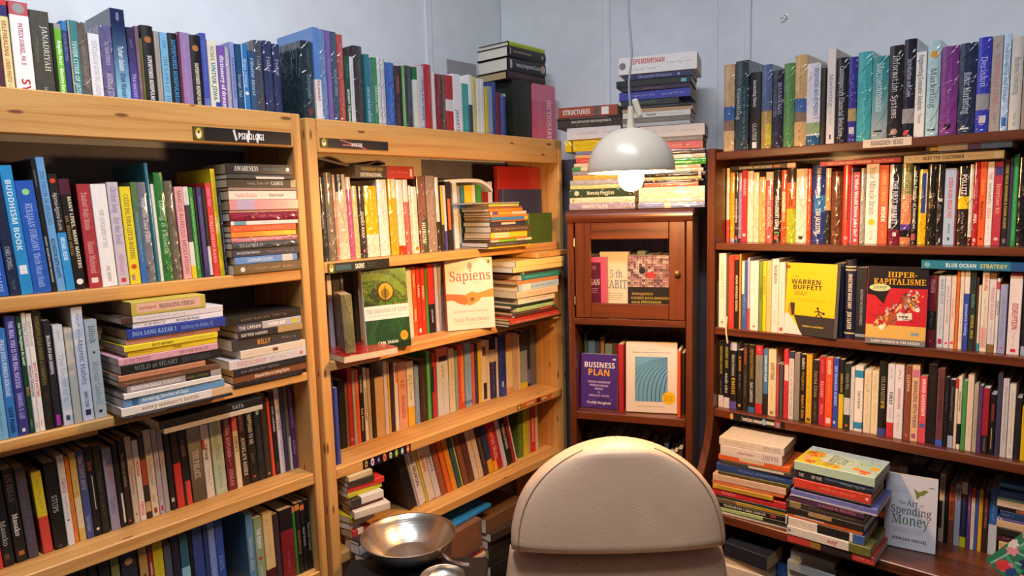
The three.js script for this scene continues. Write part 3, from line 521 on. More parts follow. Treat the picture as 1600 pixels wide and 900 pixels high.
[1.7174,.0141,.2194,.145,0,.12,'m-',"dcc028"],
[1.7338,.0282,.2223,.145,0,.12,'m-',"e0d0bc|r 86503c .1 .25 .2 .8|r 35242a .7 .97 .3 .9"],
[1.7638,.013,.2209,.145,0,.12,'m-',"dcccb4"],
[1.7799,.0315,.226,.145,0,.12,'m',"342c5c|n ccd .4 .9|r d8c8b8 .2 .4"],
[1.8132,.0092,.2223,.145,0,.12,'m-',"e0d4c0"],
[1.8227,.0269,.2315,.16,0,.105,'g',"2a3c94|r d4d8e0 .75 .84 .1 .4"],
[1.8679,.0353,.2253,.145,0,.12,'m',"d8a878|r e4d4a8 .3 .9"],
[1.9063,.0284,.2218,.145,0,.12,'m-',"ccb4a0|n a77 .2 .8"],
[1.9365,.0095,.2134,.145,0,.12,'m-',"e4d0a8"],
[1.9483,.0415,.2234,.145,0,.12,'m',"26345c|r 8c9cb4 .35 .95|r d8c828 .9 1"],
[1.9916,.0155,.2206,.145,0,.12,'m-',"201f40|r 6a6ab0 .7 .95"],
[2.0095,.0346,.2232,.145,0,.12,'m',"5c6070|n 889 .1 .8"],
]],
['M4', 'L', .56, 'in slanting row, middle pine bookcase', [
[1.3257,.0304,.2068,.166,14,.06,'m',"17141a"],
[1.3601,.0074,.2125,.161,14,.06,'m-',"a8a0a8"],
[1.3693,.026,.2079,.157,14,.06,'m',"dcd4d8|t 334 b .1 .7 SKKL MURSAL"],
[1.3976,.0092,.2121,.157,14,.06,'m-',"c8b838"],
[1.4092,.0273,.2076,.156,14,.06,'m',"dcd0c0|t c33 b .2 .5 UNIA KARYA"],
[1.4389,.0234,.2085,.156,14,.06,'m-',"ccc8d4|t 44a b .2 .6 SEJUTA"],
[1.4657,.0233,.2086,.155,14,.06,'m-',"94503c|n c86 .2 .8"],
[1.4931,.0185,.2097,.153,14,.06,'m-',"e06820"],
[1.5155,.0211,.2091,.153,14,.06,'m-',"e0902c"],
[1.5407,.0245,.2083,.154,14,.06,'m-',"2a5460|r c8b83c 0 1 .75 1"],
[1.57,.0237,.2085,.155,14,.06,'m-',"7c4a34|n a76 .2 .8"],
[1.5967,.0223,.2088,.156,14,.06,'m-',"5c3428"],
[1.6233,.0195,.2095,.158,14,.06,'m-',"dcc8b4|n a65 .1 .9"],
[1.6451,.0217,.209,.153,14,.06,'m-',"d8bca4"],
[1.6699,.0233,.2085,.153,14,.06,'m-',"3c2c2c|n ca8 .3 .8"],
[1.6964,.0244,.2083,.153,14,.06,'m-',"2c3a5c|r e0a028 .75 1"],
[1.7233,.0457,.203,.153,14,.06,'m',"b02028|t fcb s .2 .8 Kartini Muda|r e0a028 .8 1 0 .4"],
[1.7722,.0201,.2089,.153,14,.06,'m-',"c8c0d0"],
[1.7947,.0273,.2068,.151,14,.06,'m-',"1c1a20|t ddd b .2 .7 TUSIAN 4 OTHERS"],
[1.8247,.0214,.2045,.15,14,.06,'m-',"9c2428|r ddd 0 1 .7 1"],
[1.8736,.0272,.1801,.134,0,.075,'m-',"5c7830|n bb8 .3 .8"],
[1.9035,.0285,.1924,.142,0,.075,'m-',"c8bc28|n 886 .2 .8"],
[1.9339,.0096,.1873,.139,0,.075,'m-',"b0a070"],
[1.9455,.0284,.1947,.144,0,.075,'m-',"d02c20|t fcc b .3 .8 KESEHATAN"],
[1.9767,.013,.1917,.141,0,.075,'m-',"d8c8b0"],
]],
['RT', 'R', 1.65, 'atop dark right bookcase', [
[-.933,.0339,.2636,.189,0,.012,'W',"c8a880|r 4468a0 .48 .76|r 86705c .64 .76|n 865 .2 .45|n 655 .84 .95"],
[-.8953,.041,.2688,.192,0,.012,'W',"30424a|n 9ab .3 .9|t cdd s .3 .65 Consulting"],
[-.8505,.0338,.2289,.166,0,.012,'M',"1d191a|t e0dcd8 S .1 .45 Accounting Theory|t ddd s .66 .88 GLAUTIER|r ddd .9 .98 .3 .7"],
[-.8144,.0306,.246,.177,0,.012,'W',"5a6890|r b0904c .55 1|r c8b83c .7 .95 .5 1|n ccd .55 .9"],
[-.7824,.0328,.2246,.163,0,.012,'W',"2c2c40|t aac S .16 .58 MANAGERIAL|t 99b s .3 .6 ACCOUNTING"],
[-.7483,.0302,.2397,.173,0,.012,'W',"5c8a50|n 8b7 .2 .8"],
[-.7168,.0332,.2579,.185,0,.012,'W',"d0a870|r 4468a0 .47 .73|r 84705c .62 .73|n 765 .15 .45|n 654 .82 .95"],
[-.6825,.037,.2292,.166,0,.012,'w',"d8d4dc|r 90a878 .72 .86|r 2e5c84 .88 1|t 3a6aa0 S .06 .68 BUSINESS ACCOUNTING 1|n a66 .1 .3"],
[-.6442,.0135,.2129,.156,0,.012,'M',"2a2422"],
[-.6268,.0219,.26,.187,0,.012,'m',"dcd0cc|t 667 s .26 .6 Marketing|n 99a .6 .8|r 334 .9 .95 .4 .6"],
[-.6027,.0299,.2331,.169,0,.012,'W',"26242c|t ddd s .1 .92 Contemporary Financial Relations"],
[-.5707,.0211,.2305,.167,0,.012,'w',"3c348c|r a89468 .6 .75|n 99c .2 .5|r ccc .82 .9 .2 .8"],
[-.5484,.0358,.2393,.173,0,.012,'W',"4aa8ac|n 8cc .2 .8"],
[-.5111,.0392,.2214,.161,0,.012,'W',"3a8c90|g 9aa8a8|t d4e4e4 s .08 .66 Macroeconomics|r 223 .88 .9 .2 .7"],
[-.4709,.0331,.2433,.176,0,.012,'W',"2c2628|t e8e4e4 m .1 .78 Information Systems|o b98 .92 .25"],
[-.4362,.0284,.254,.183,0,.012,'W',"24222e|r 9a9494 .7 .85|r c83038 .92 .97 .2 .6|t ddf s .2 .58 Introduction and Cases"],
[-.407,.0235,.2174,.158,0,.012,'m',"e6e2dc|t 333 S .04 .68 Engineering Economic Analysis|t 444 s .72 .84 Thuesen"],
[-.382,.0293,.2398,.173,0,.012,'W',"b4d0d4|o e09a3c .14 .3|t 3c4c5c s .28 .7 Marketing|n 79a .78 .9|r 467 .92 .94 .2 .8"],
[-.3503,.0376,.2212,.161,0,.012,'W',"7c3a84|n 96a .3 .9|o 313 .9 .2"],
[-.3109,.0365,.2224,.162,0,.012,'W',"2a3450|t d4dce4 s .32 .78 Basic Marketing|r cdd .93 .95 .2 .7"],
[-.2729,.0278,.2303,.167,0,.012,'W',"3a40b4|r 94949c .59 .76|r c8c8cc .82 .9 .3 .8|t ccf s .2 .52 Decision"],
[-.2434,.0218,.2287,.166,0,.012,'m',"a49894|t b44c50 s .2 .72 BUSINESS IN CRISIS|n 433 .08 .12|n 544 .8 .9"],
[-.2206,.0144,.2298,.167,0,.012,'w',"bcd4f0|r 3a70b8 .86 .95 .2 .8|t 468 s .1 .7 Cost Planning and Design"],
[-.2045,.0236,.2202,.16,0,.012,'M',"c8c4bc|t 445 s .22 .62 Business Forecasting|n 666 .82 .95"],
[-.1792,.017,.209,.153,0,.012,'M',"8c8078"],
]],
['R1', 'R', 1.364, 'on upper shelf, dark right bookcase', [
[-.9495,.0096,.2378,.142,0,.08,'w-',"ecdcb4|r d84c38 .7 1|n 976 .3 .7"],
[-.9371,.014,.2224,.142,0,.08,'w',"e8a42c|r 9aa8d8 .95 1"],
[-.9221,.0117,.2235,.142,0,.08,'w-',"3a383a|t e4e4e4 b .3 .8 HUKUM DAGANG|r d66 .92 .97 .2 .8"],
[-.9095,.0104,.2207,.142,0,.08,'w-',"9c88b8|r 33304c .95 1"],
[-.8985,.0175,.2279,.142,0,.08,'g',"cc2c3c|t f4c4b8 b .04 .42 MAKERS|o ecc .9 .3"],
[-.8803,.0189,.2247,.142,0,.08,'w',"ecdfc8"],
[-.8603,.0166,.2195,.142,0,.08,'w',"ecdcb8|t c93 s .4 .9 EVALUASI"],
[-.8427,.02,.2045,.142,0,.08,'w',"d8b070|n 974 .4 .9"],
[-.8215,.0224,.2191,.142,0,.08,'w',"d85a54|r ecd8c8 0 .12|t f4d0c4 b .2 .78 STRATEGI BERSAING|o fcc .92 .2"],
[-.7981,.0239,.2236,.142,0,.08,'w',"2c2826|t f0f0ec b .35 .82 MANAGEMENT USAHA|r d8584c .9 .96 .2 .7|r 6a4 .85 .87 .2 .8"],
[-.7732,.0156,.2224,.142,0,.08,'w',"e85838|r f0c0a0 .3 .58 .2 .8|t fda b .1 .9 ADALAH BISNIS"],
[-.7569,.0269,.2288,.142,0,.08,'w',"d86830|r a8b428 .55 1|r 44362e 0 .2|t 5c2a10 S .25 .53 Marketing"],
[-.729,.0315,.2233,.142,0,.08,'w',"ecdcc4|n c9a .25 .7|o 332 .93 .2"],
[-.6964,.0123,.2219,.142,0,.08,'w-',"e4542c|n fca .2 .8"],
[-.683,.0384,.2298,.142,0,.08,'W',"2c3c80|r 3a78b0 .38 .6 .2 1|t e8e4d0 b .03 .33 THE 8TH HABIT|t e8e4d0 b .55 .88 TIM JACKSON"],
[-.6435,.0142,.2207,.142,0,.08,'w',"d89860|r 2e3028 .56 1|r ecd8c0 0 .12"],
[-.6282,.0312,.2101,.142,0,.08,'W',"6c3c28|n b97 .15 .6|r c96 .87 .88 .2 .8"],
[-.5956,.0214,.2269,.142,0,.08,'G',"d83828|t 2c1c1c b .25 .7 ORGANIZATION|o c99 .93 .25"],
[-.5731,.0034,.2189,.142,0,.08,'m-',"9ca0d0"],
[-.569,.019,.2055,.142,0,.08,'m',"c02040|t fff b .04 .9 C What Would Steve Jobs Do?|r ecc .93 .97 .3 .7"],
[-.5486,.0131,.2154,.142,0,.08,'w',"a4a098|n ddc .2 .8"],
[-.534,.0331,.2301,.142,0,.08,'m',"ece4dc|t 444 s .06 .64 Your Miracle Brain|o f0c020 .73 .27|n b8b .84 .88|n 322 .91 .95"],
[-.4998,.0237,.2212,.142,0,.08,'m',"e05428|t f8b860 b .06 .5 MAKING CONFLICT|t fff b .52 .72 WORK|n fca .75 .97"],
[-.474,.0285,.2213,.142,0,.08,'w',"262c40|r dcd4cc 0 .8 0 .25|r 7c2038 .82 1|r ccc .85 .9 .4 .7|t dde b .2 .75 THE NEXT MARKET"],
[-.4442,.0254,.2213,.142,0,.08,'w',"d0845c|r 7c8040 0 .38|r 5a3a9c .75 .82|r 1c1a1c .82 .91|t e8d0b0 s .1 .6 BIOGRAPHIA"],
[-.4178,.0157,.2148,.142,0,.08,'w',"1e1c1e|t e4e0dc S .06 .8 and the Promise of Innovation|r a55 .86 .95 .1 .7"],
[-.4011,.0189,.2035,.142,0,.08,'w',"e8bc18|r 3a4890 .05 .58 .3 .85|r eadfc8 .0 .58 .85 1|n 864 .6 .8"],
[-.3811,.0219,.2159,.142,0,.08,'W',"211e1d|t a8905c s .35 .55 Minds|n 765 .8 .9"],
[-.3581,.016,.2147,.142,0,.08,'w',"262228|r d4d0c8 .42 .46 .2 .8|n ccc .5 .7|r ddd .92 .97 .5 .7"],
[-.3408,.0258,.2034,.142,0,.08,'m',"a4bcdc|t c04858 b .12 .65 SCREW WORK BREAK FREE|t 334 b .72 .85 JOHN WILLIAMS|r 446 .9 .94 .4 .6"],
[-.3141,.0031,.1992,.142,0,.08,'m-',"8c2028"],
[-.3101,.0241,.2067,.142,0,.08,'w',"302620|r e8c818 .38 .54|t eee b .1 .36 POLLITZ|n ddd .58 .85"],
[-.285,.0084,.2106,.142,0,.08,'w-',"dcd4c8|r 5c2a24 .9 1"],
[-.2756,.0123,.2148,.142,0,.08,'w',"b82c38|n ecc .2 .5|t fff b .6 .75 AREA|r ecc .92 .96 .3 .7"],
[-.2625,.0144,.2156,.142,0,.08,'m',"e85a1c|t f8b070 r .18 .42 likeable|t 3c1c10 b .44 .72 business|o 422 .92 .2"],
[-.2471,.0142,.2147,.142,0,.08,'m',"e8e4e0|t c04850 r .1 .24 THE|t 433 r .25 .5 introvert's|t c04850 r .53 .7 EDGE|n 88a .76 .95"],
[-.2319,.0181,.2136,.142,0,.08,'m',"b83044|r 3a3c80 .06 .16 .1 .9|t f0c890 s .26 .62 Interview Kit|o dbb .92 .25"],
[-.2126,.0123,.2174,.142,0,.08,'m',"191a20|t d0b820 b .05 .8 TEORI NILAI EKONOMI & PASAR ALLIED|r 777 .92 .97 .3 .8"],
[-.1997,.006,.2247,.142,0,.08,'m-',"403058"],
[-.193,.011,.2304,.142,0,.08,'g',"2c9450|n bdc .1 .95"],
[-.1813,.0206,.2214,.142,0,.08,'w',"1a191b|n 333 .2 .8"],
]],
['R2', 'R', 1.092, 'on second shelf, dark right bookcase', [
[-.9495,.0054,.1476,.112,0,.012,'m-',"3a3420"],
[-.9428,.0243,.2391,.173,0,.012,'m',"ece0cc|t a97 s .15 .6 Memahami INVESTASI|o 999 .93 .2"],
[-.9099,.018,.2338,.169,0,.012,'m',"d83c28|n f98 .1 .9"],
[-.8907,.0139,.2342,.17,0,.012,'m-',"241a18|t ecd8b0 b .18 .85 AKAN MENUJU BISNIS|r c43 .0 .06"],
[-.8753,.0061,.2386,.172,0,.012,'m-',"e8982c"],
[-.8671,.0178,.2169,.158,0,.012,'m',"3a5ca0|r e88c40 .05 .3 .1 .4|r e8e0d8 0 .48 0 .5|n ccd .5 .8"],
[-.8485,.0072,.2273,.165,0,.012,'m-',"c0b8d4|r d84a38 .7 1"],
[-.8401,.0268,.2179,.159,0,.012,'m',"ece4dc|n caa .15 .5|o c77 .94 .15"],
[-.811,.0103,.2166,.158,0,.012,'m-',"7c9430|t 343 b .2 .7 PENIPUAN"],
[-.7999,.0106,.2189,.159,0,.012,'m-',"e4cc20|t 542 b .1 .6 KUNCI SUKSES"],
[-.7882,.0145,.2194,.16,0,.012,'m-',"e4c080|n a85 .1 .8"],
[-.7725,.0209,.2258,.164,0,.012,'m',"e8dcd0|t 332c2c S .08 .34 SOROS|n b98 .36 .6|n b98 .7 .9"],
[-.7507,.0182,.2168,.158,0,.012,'m',"e8dcd4|n caa .1 .8|r c44 .92 .97 .2 .7"],
[-.5978,.0259,.2168,.158,0,.03,'m',"20243c"],
[-.5698,.0288,.2289,.166,0,.03,'M',"161a34|r c8b890 .08 .1|r c8b890 .12 .14|r c8b890 .92 .94|t e4dcc4 b .18 .62 INVESTMENT MADE EASY|t e4dcc4 b .66 .88 JIM SLATER"],
[-.5388,.0282,.208,.152,0,.03,'m',"141a28|t c0c4cc r .3 .8 INVESTMENT AND SAVINGS HANDBOOK|r 8894a0 .92 .96"],
[-.3608,.0206,.194,.143,0,.03,'m',"7c1c30|r 1e1a20 .5 .76|t daa b .06 .25 PITA-RION|n aaa .52 .72|o c77 .92 .12"],
[-.3392,.002,.1912,.141,0,.03,'m-',"5c5a30"],
[-.3362,.0147,.1933,.143,0,.03,'m',"c0ccdc|t 556 r .05 .4 MAKE PROFIT|n 778 .45 .8|r a3304c .88 .95 .2 .8"],
[-.3206,.0128,.194,.143,0,.03,'m',"d4d0d8|t 766 r .1 .7 KASUR VALUTA ASING|o c45 .93 .25"],
[-.3068,.0106,.1946,.143,0,.03,'m-',"e0ccbc|t c66 s .1 .8 Mudah Maju|o d44 .92 .35"],
[-.295,.0068,.2101,.154,0,.03,'m-',"d87028"],
[-.2873,.0085,.2121,.155,0,.03,'m-',"e8dccc|n a98 .1 .9"],
[-.2778,.0115,.2126,.155,0,.03,'m',"e4dcd4|r 3048a8 .3 1|t bcf b .4 .85 Derivative Trading"],
[-.2654,.0131,.2098,.153,0,.03,'m',"263030|t 6c9 s .25 .5 Analisa|t c8b828 b .55 .85 MODAL AKSI"],
[-.2513,.0041,.192,.142,0,.03,'m-',"4c302c"],
[-.2463,.0054,.1724,.129,0,.03,'m-',"e0d4c8|r 2c94b0 .88 1"],
[-.2399,.0148,.2109,.154,0,.03,'m',"e4dccc|t c44 b .05 .25 PASAR UANG|n 876 .35 .7|r d8a0a0 .7 .95 .1 .8"],
[-.2242,.0146,.2099,.154,0,.03,'m',"dcd4d8|r 86643c 0 .1|r 86643c .9 1|t a56 s .2 .6 Strategi Andalan|n 877 .65 .9"],
[-.2087,.0064,.1925,.142,0,.03,'m-',"e0dcd4|r c44 .05 .15|t 433 b .2 .6 Menguji Saham"],
[-.2011,.0149,.1768,.132,0,.03,'m',"98a0c8|n 667 .2 .8|o c58 .92 .2"],
[-.1824,.0259,.2119,.155,0,.03,'m',"e8dcdc|r 7c2438 0 .06|t b03c50 b .38 .7 DISRUPTION|n baa .72 .9|r c34 .93 .97 .3 .7"],
[-.1535,.0151,.1969,.145,0,.03,'m',"1e1c24|r 9ab .88 1"],
]],
['R3', 'R', .821, 'on third shelf, dark right bookcase', [
[-.9495,.0171,.2226,.162,0,.03,'m-',"171517|r d8d4d8 .82 1|t a8a020 b .08 .5 NASIHAT EMAK & ANAK AKU|n ccc .6 .8"],
[-.9313,.0191,.2227,.162,0,.03,'m',"18161a|r d8d4d8 .84 1|t b0a828 b .08 .4 NASIHAT EMAK|t eee s .45 .8 anak aku"],
[-.9102,.0219,.2211,.161,0,.03,'m',"1c1a1c|r 5a50a8 .88 1|r c4c8d8 0 .12|t e8e4d8 s .18 .5 Mainku Permainan|t d8b020 b .52 .78 EMOSI"],
[-.8854,.0157,.1985,.146,0,.03,'m-',"1a1616|t e09430 b .1 .35 AI MINDER|n ccc .4 .65|o d94 .92 .3"],
[-.8669,.0151,.2195,.16,0,.03,'m-',"33261e|t c86030 b .05 .3 KARYAWAN|n 998 .4 .8"],
[-.8497,.0211,.2198,.16,0,.03,'m',"28221c|r 3c74b0 .92 1|t a08840 b .06 .5 SEPULUH FORMASI|t ccc b .55 .85 DAN LAMPIRAN"],
[-.8262,.023,.2206,.161,0,.03,'m',"86847a|r c02c34 0 .14|r c02c34 .85 1|n eee .02 .1|n 665 .25 .7"],
[-.8011,.0148,.2128,.155,0,.03,'m-',"4878a8|r 26262e .68 1|t ded b .1 .5 DUNIA DARI PASAR"],
[-.7852,.0241,.2132,.156,0,.03,'m',"e4d4a8|t 443c30 b .2 .46 SHIFTING|n a97 .55 .8|r 876 .93 .97 .3 .7"],
[-.7599,.0083,.1687,.126,0,.03,'m-',"a83c44|n c88 .2 .8"],
[-.7502,.0105,.1682,.126,0,.03,'g-',"4c5054"],
[-.7372,.0139,.2184,.159,0,.03,'m-',"c8303c|r e0d0c8 .22 .45 .2 1|n 933 .5 .9"],
[-.7222,.0153,.2123,.155,0,.03,'m-',"dcd4c8|r 3a3c5c 0 .1|t 877 s .12 .95 TALKING with THE BEVERAGE"],
[-.7053,.0159,.2104,.154,0,.03,'m-',"8a847c"],
[-.6877,.0162,.2086,.153,0,.03,'m',"191614|t e4e0d0 S .05 .22 Buffett's|t e0a030 s .24 .55 Prophecy|t e0a030 b .6 .95 Robert P. Miles"],
[-.6704,.0168,.2108,.154,0,.03,'m',"d8a828|n a73 .05 .9|r 653 .93 .98 .2 .8"],
[-.6517,.0177,.1956,.144,0,.03,'m',"2a2320|t c9b89a s .1 .65 Cerita Cinta|n b96 .65 .95"],
[-.6329,.0168,.2096,.153,0,.03,'m',"b0283c|t f0a080 b .35 .6 BEJANJI|n fb9 .05 .25|t fa8 s .7 .85 Oscar"],
[-.6151,.0205,.2082,.152,0,.03,'m',"e45020|t fff s .03 .25 Afterlife|n fb9 .3 .8|r fcc .88 .96 .2 .8"],
[-.5934,.0153,.2087,.153,0,.03,'m',"3448a8|t bcf b .1 .7 INI RAHASIA SUKSES|r ccd .91 .95 .2 .6"],
[-.577,.013,.2069,.152,0,.03,'m-',"1f1d18|r d8b818 .5 1|t c8a828 b .2 .48 ASMALANA"],
[-.5625,.0167,.1976,.145,0,.03,'m',"26302e|r c8c8cc .52 .78|t aab s .15 .4 Angela May|o c64 .94 .25"],
[-.5447,.0097,.1881,.139,0,.03,'m-',"e0d8d4|n 88a .1 .9"],
[-.5335,.0215,.1942,.143,0,.03,'m',"ece4dc|r 2888b8 .07 .18|r 2888b8 .86 .96|t 445 b .38 .65 START UP NATION"],
[-.5089,.0186,.1861,.138,0,.03,'m',"e4d4b4|t a97 s .06 .35 Little Gold|n b98 .4 .9"],
[-.4892,.0177,.1869,.138,0,.03,'m',"e8d8b0|t b98 s .06 .35 Love Single|n b98 .4 .9"],
[-.4706,.0197,.2173,.158,0,.03,'M',"1b1816|r 3a4c90 .9 1|t c4b890 s .2 .55 TELEMARTIS|t e0b030 S .54 .64 PR"],
[-.4488,.0172,.2108,.154,0,.03,'m',"e0dce4|r c83038 .8 1|n 667 .05 .2|t 222 b .35 .58 FIRST|n c66 .6 .75"],
[-.4306,.0221,.2117,.155,0,.03,'m',"e4e0e4|n 333 .08 .2|t b58 b .32 .6 MEMENANGKAN TAHUN|n a9a .65 .9"],
[-.406,.0157,.211,.154,0,.03,'g',"8c4c34|t e4c8ac b .06 .4 CLUTCH|o d54 .93 .2"],
[-.3892,.0187,.2152,.157,0,.03,'m',"e0b890|r c8709c .06 .16 .1 .9|t 5c3c58 b .2 .82 MANAGING WITH POWER|r b04c8c .9 .96 .2 .7"],
[-.3692,.0172,.1875,.139,0,.03,'m',"d8505c|t f8e0d8 b .04 .6 BRAND GARDENER|o 46a .74 .35"],
[-.3504,.0209,.2223,.162,0,.03,'m',"1a1618|n 533 .1 .5"],
[-.3285,.0167,.2144,.157,0,.03,'m',"6c3c40|r 3c5cc0 .92 1|t 2c1c1e b .06 .75 SILICON DRAGON"],
[-.3108,.0097,.1919,.142,0,.03,'m-',"191719|n 666 .2 .5"],
[-.3001,.0123,.1867,.138,0,.03,'m-',"1d1c20|r a8b0cc .82 1|n ccc .1 .6"],
[-.2869,.0063,.1917,.142,0,.03,'m-',"e0ccb0|r c83038 0 .14"],
[-.2796,.008,.1998,.147,0,.03,'m-',"e4d8c4|r 1c1a1c .65 .93|t 433 b .1 .6 BERBAKAT MISKIN"],
[-.2703,.0097,.1892,.14,0,.03,'m-',"4a9450"],
[-.2597,.0136,.2065,.151,0,.03,'m',"e4d0bc|n c88 .1 .8"],
[-.2448,.0095,.1844,.137,0,.03,'m-',"b0a890|n 776 .1 .8"],
[-.2343,.0086,.1808,.134,0,.03,'m-',"5a3c70"],
[-.2248,.0138,.1759,.131,0,.03,'m',"2c1c20|r 9c2030 0 .72|n ccc .75 .95"],
[-.2092,.012,.1613,.121,0,.03,'m-',"161416|t c03830 b .1 .5 BRANDED|r ca6 .55 .9 .4 .55"],
[-.1956,.0105,.2188,.159,0,.03,'m',"3c3c58"],
[-.1839,.0129,.2073,.152,0,.03,'m',"c8c4c8|n 667 .1 .8"],
[-.1698,.0133,.1961,.144,0,.03,'m',"dcd4cc|n a88 .1 .8|n 777 .85 .95"],
[-.1548,.011,.1617,.122,0,.03,'m-',"26201f"],
[-.1416,.014,.1427,.109,0,.03,'m',"d8b818"],
]],
['R4', 'R', .515, 'on lowest shelf, dark right bookcase', [
[-.4572,.0252,.1946,.112,0,.11,'m',"dcc49c"],
[-.43,.0247,.1971,.112,0,.11,'m',"e0cca8|r 2f6b3a .1 .3 .2 .8"],
[-.4032,.0406,.2169,.112,0,.11,'m',"1e1c1e"],
[-.3607,.0347,.2034,.112,0,.11,'m',"26221f"],
[-.3234,.0131,.2023,.112,0,.11,'m',"d8c8ac|r 4a3a24 .4 .8 0 .6|t 743 b .05 .3 MERDEKA"],
[-.3089,.0077,.1827,.112,0,.11,'m-',"161618|n 777 .2 .6"],
[-.2998,.0132,.1781,.112,0,.11,'m-',"7c4630|r d86430 .05 .6|t 3c2018 b .1 .55 LIKE THE SENSI"],
[-.2857,.0137,.18,.112,0,.11,'m-',"b0b0c4|t 446 b .05 .3 PASCAL|n 667 .4 .9"],
[-.271,.0139,.1893,.112,0,.11,'m',"242848|r e0d0b4 0 .18|r d8cc18 .84 1|n 88a .25 .7"],
[-.2555,.008,.1777,.112,0,.11,'m-',"6c4480|n c9c .1 .6"],
[-.2466,.0087,.1782,.112,0,.11,'m-',"e4d4c4|r d04030 0 .16|n 866 .3 .8"],
[-.2369,.007,.1714,.112,0,.11,'m-',"3c54b0"],
[-.2293,.0088,.1791,.112,0,.11,'m-',"e0a818|n 542 .1 .6"],
[-.2195,.0122,.1766,.112,0,.11,'m-',"33201c|t b66 b .1 .6 INVESTASI SYARIAH"],
[-.2057,.019,.192,.112,0,.11,'g',"2c60b0|r c0ccd8 .55 1|n 9be .1 .5"],
[-.9495,.0117,.2123,.112,0,.11,'m-',"3c3878|t ccd s .2 .8 Jazz The Logic"],
]],
];
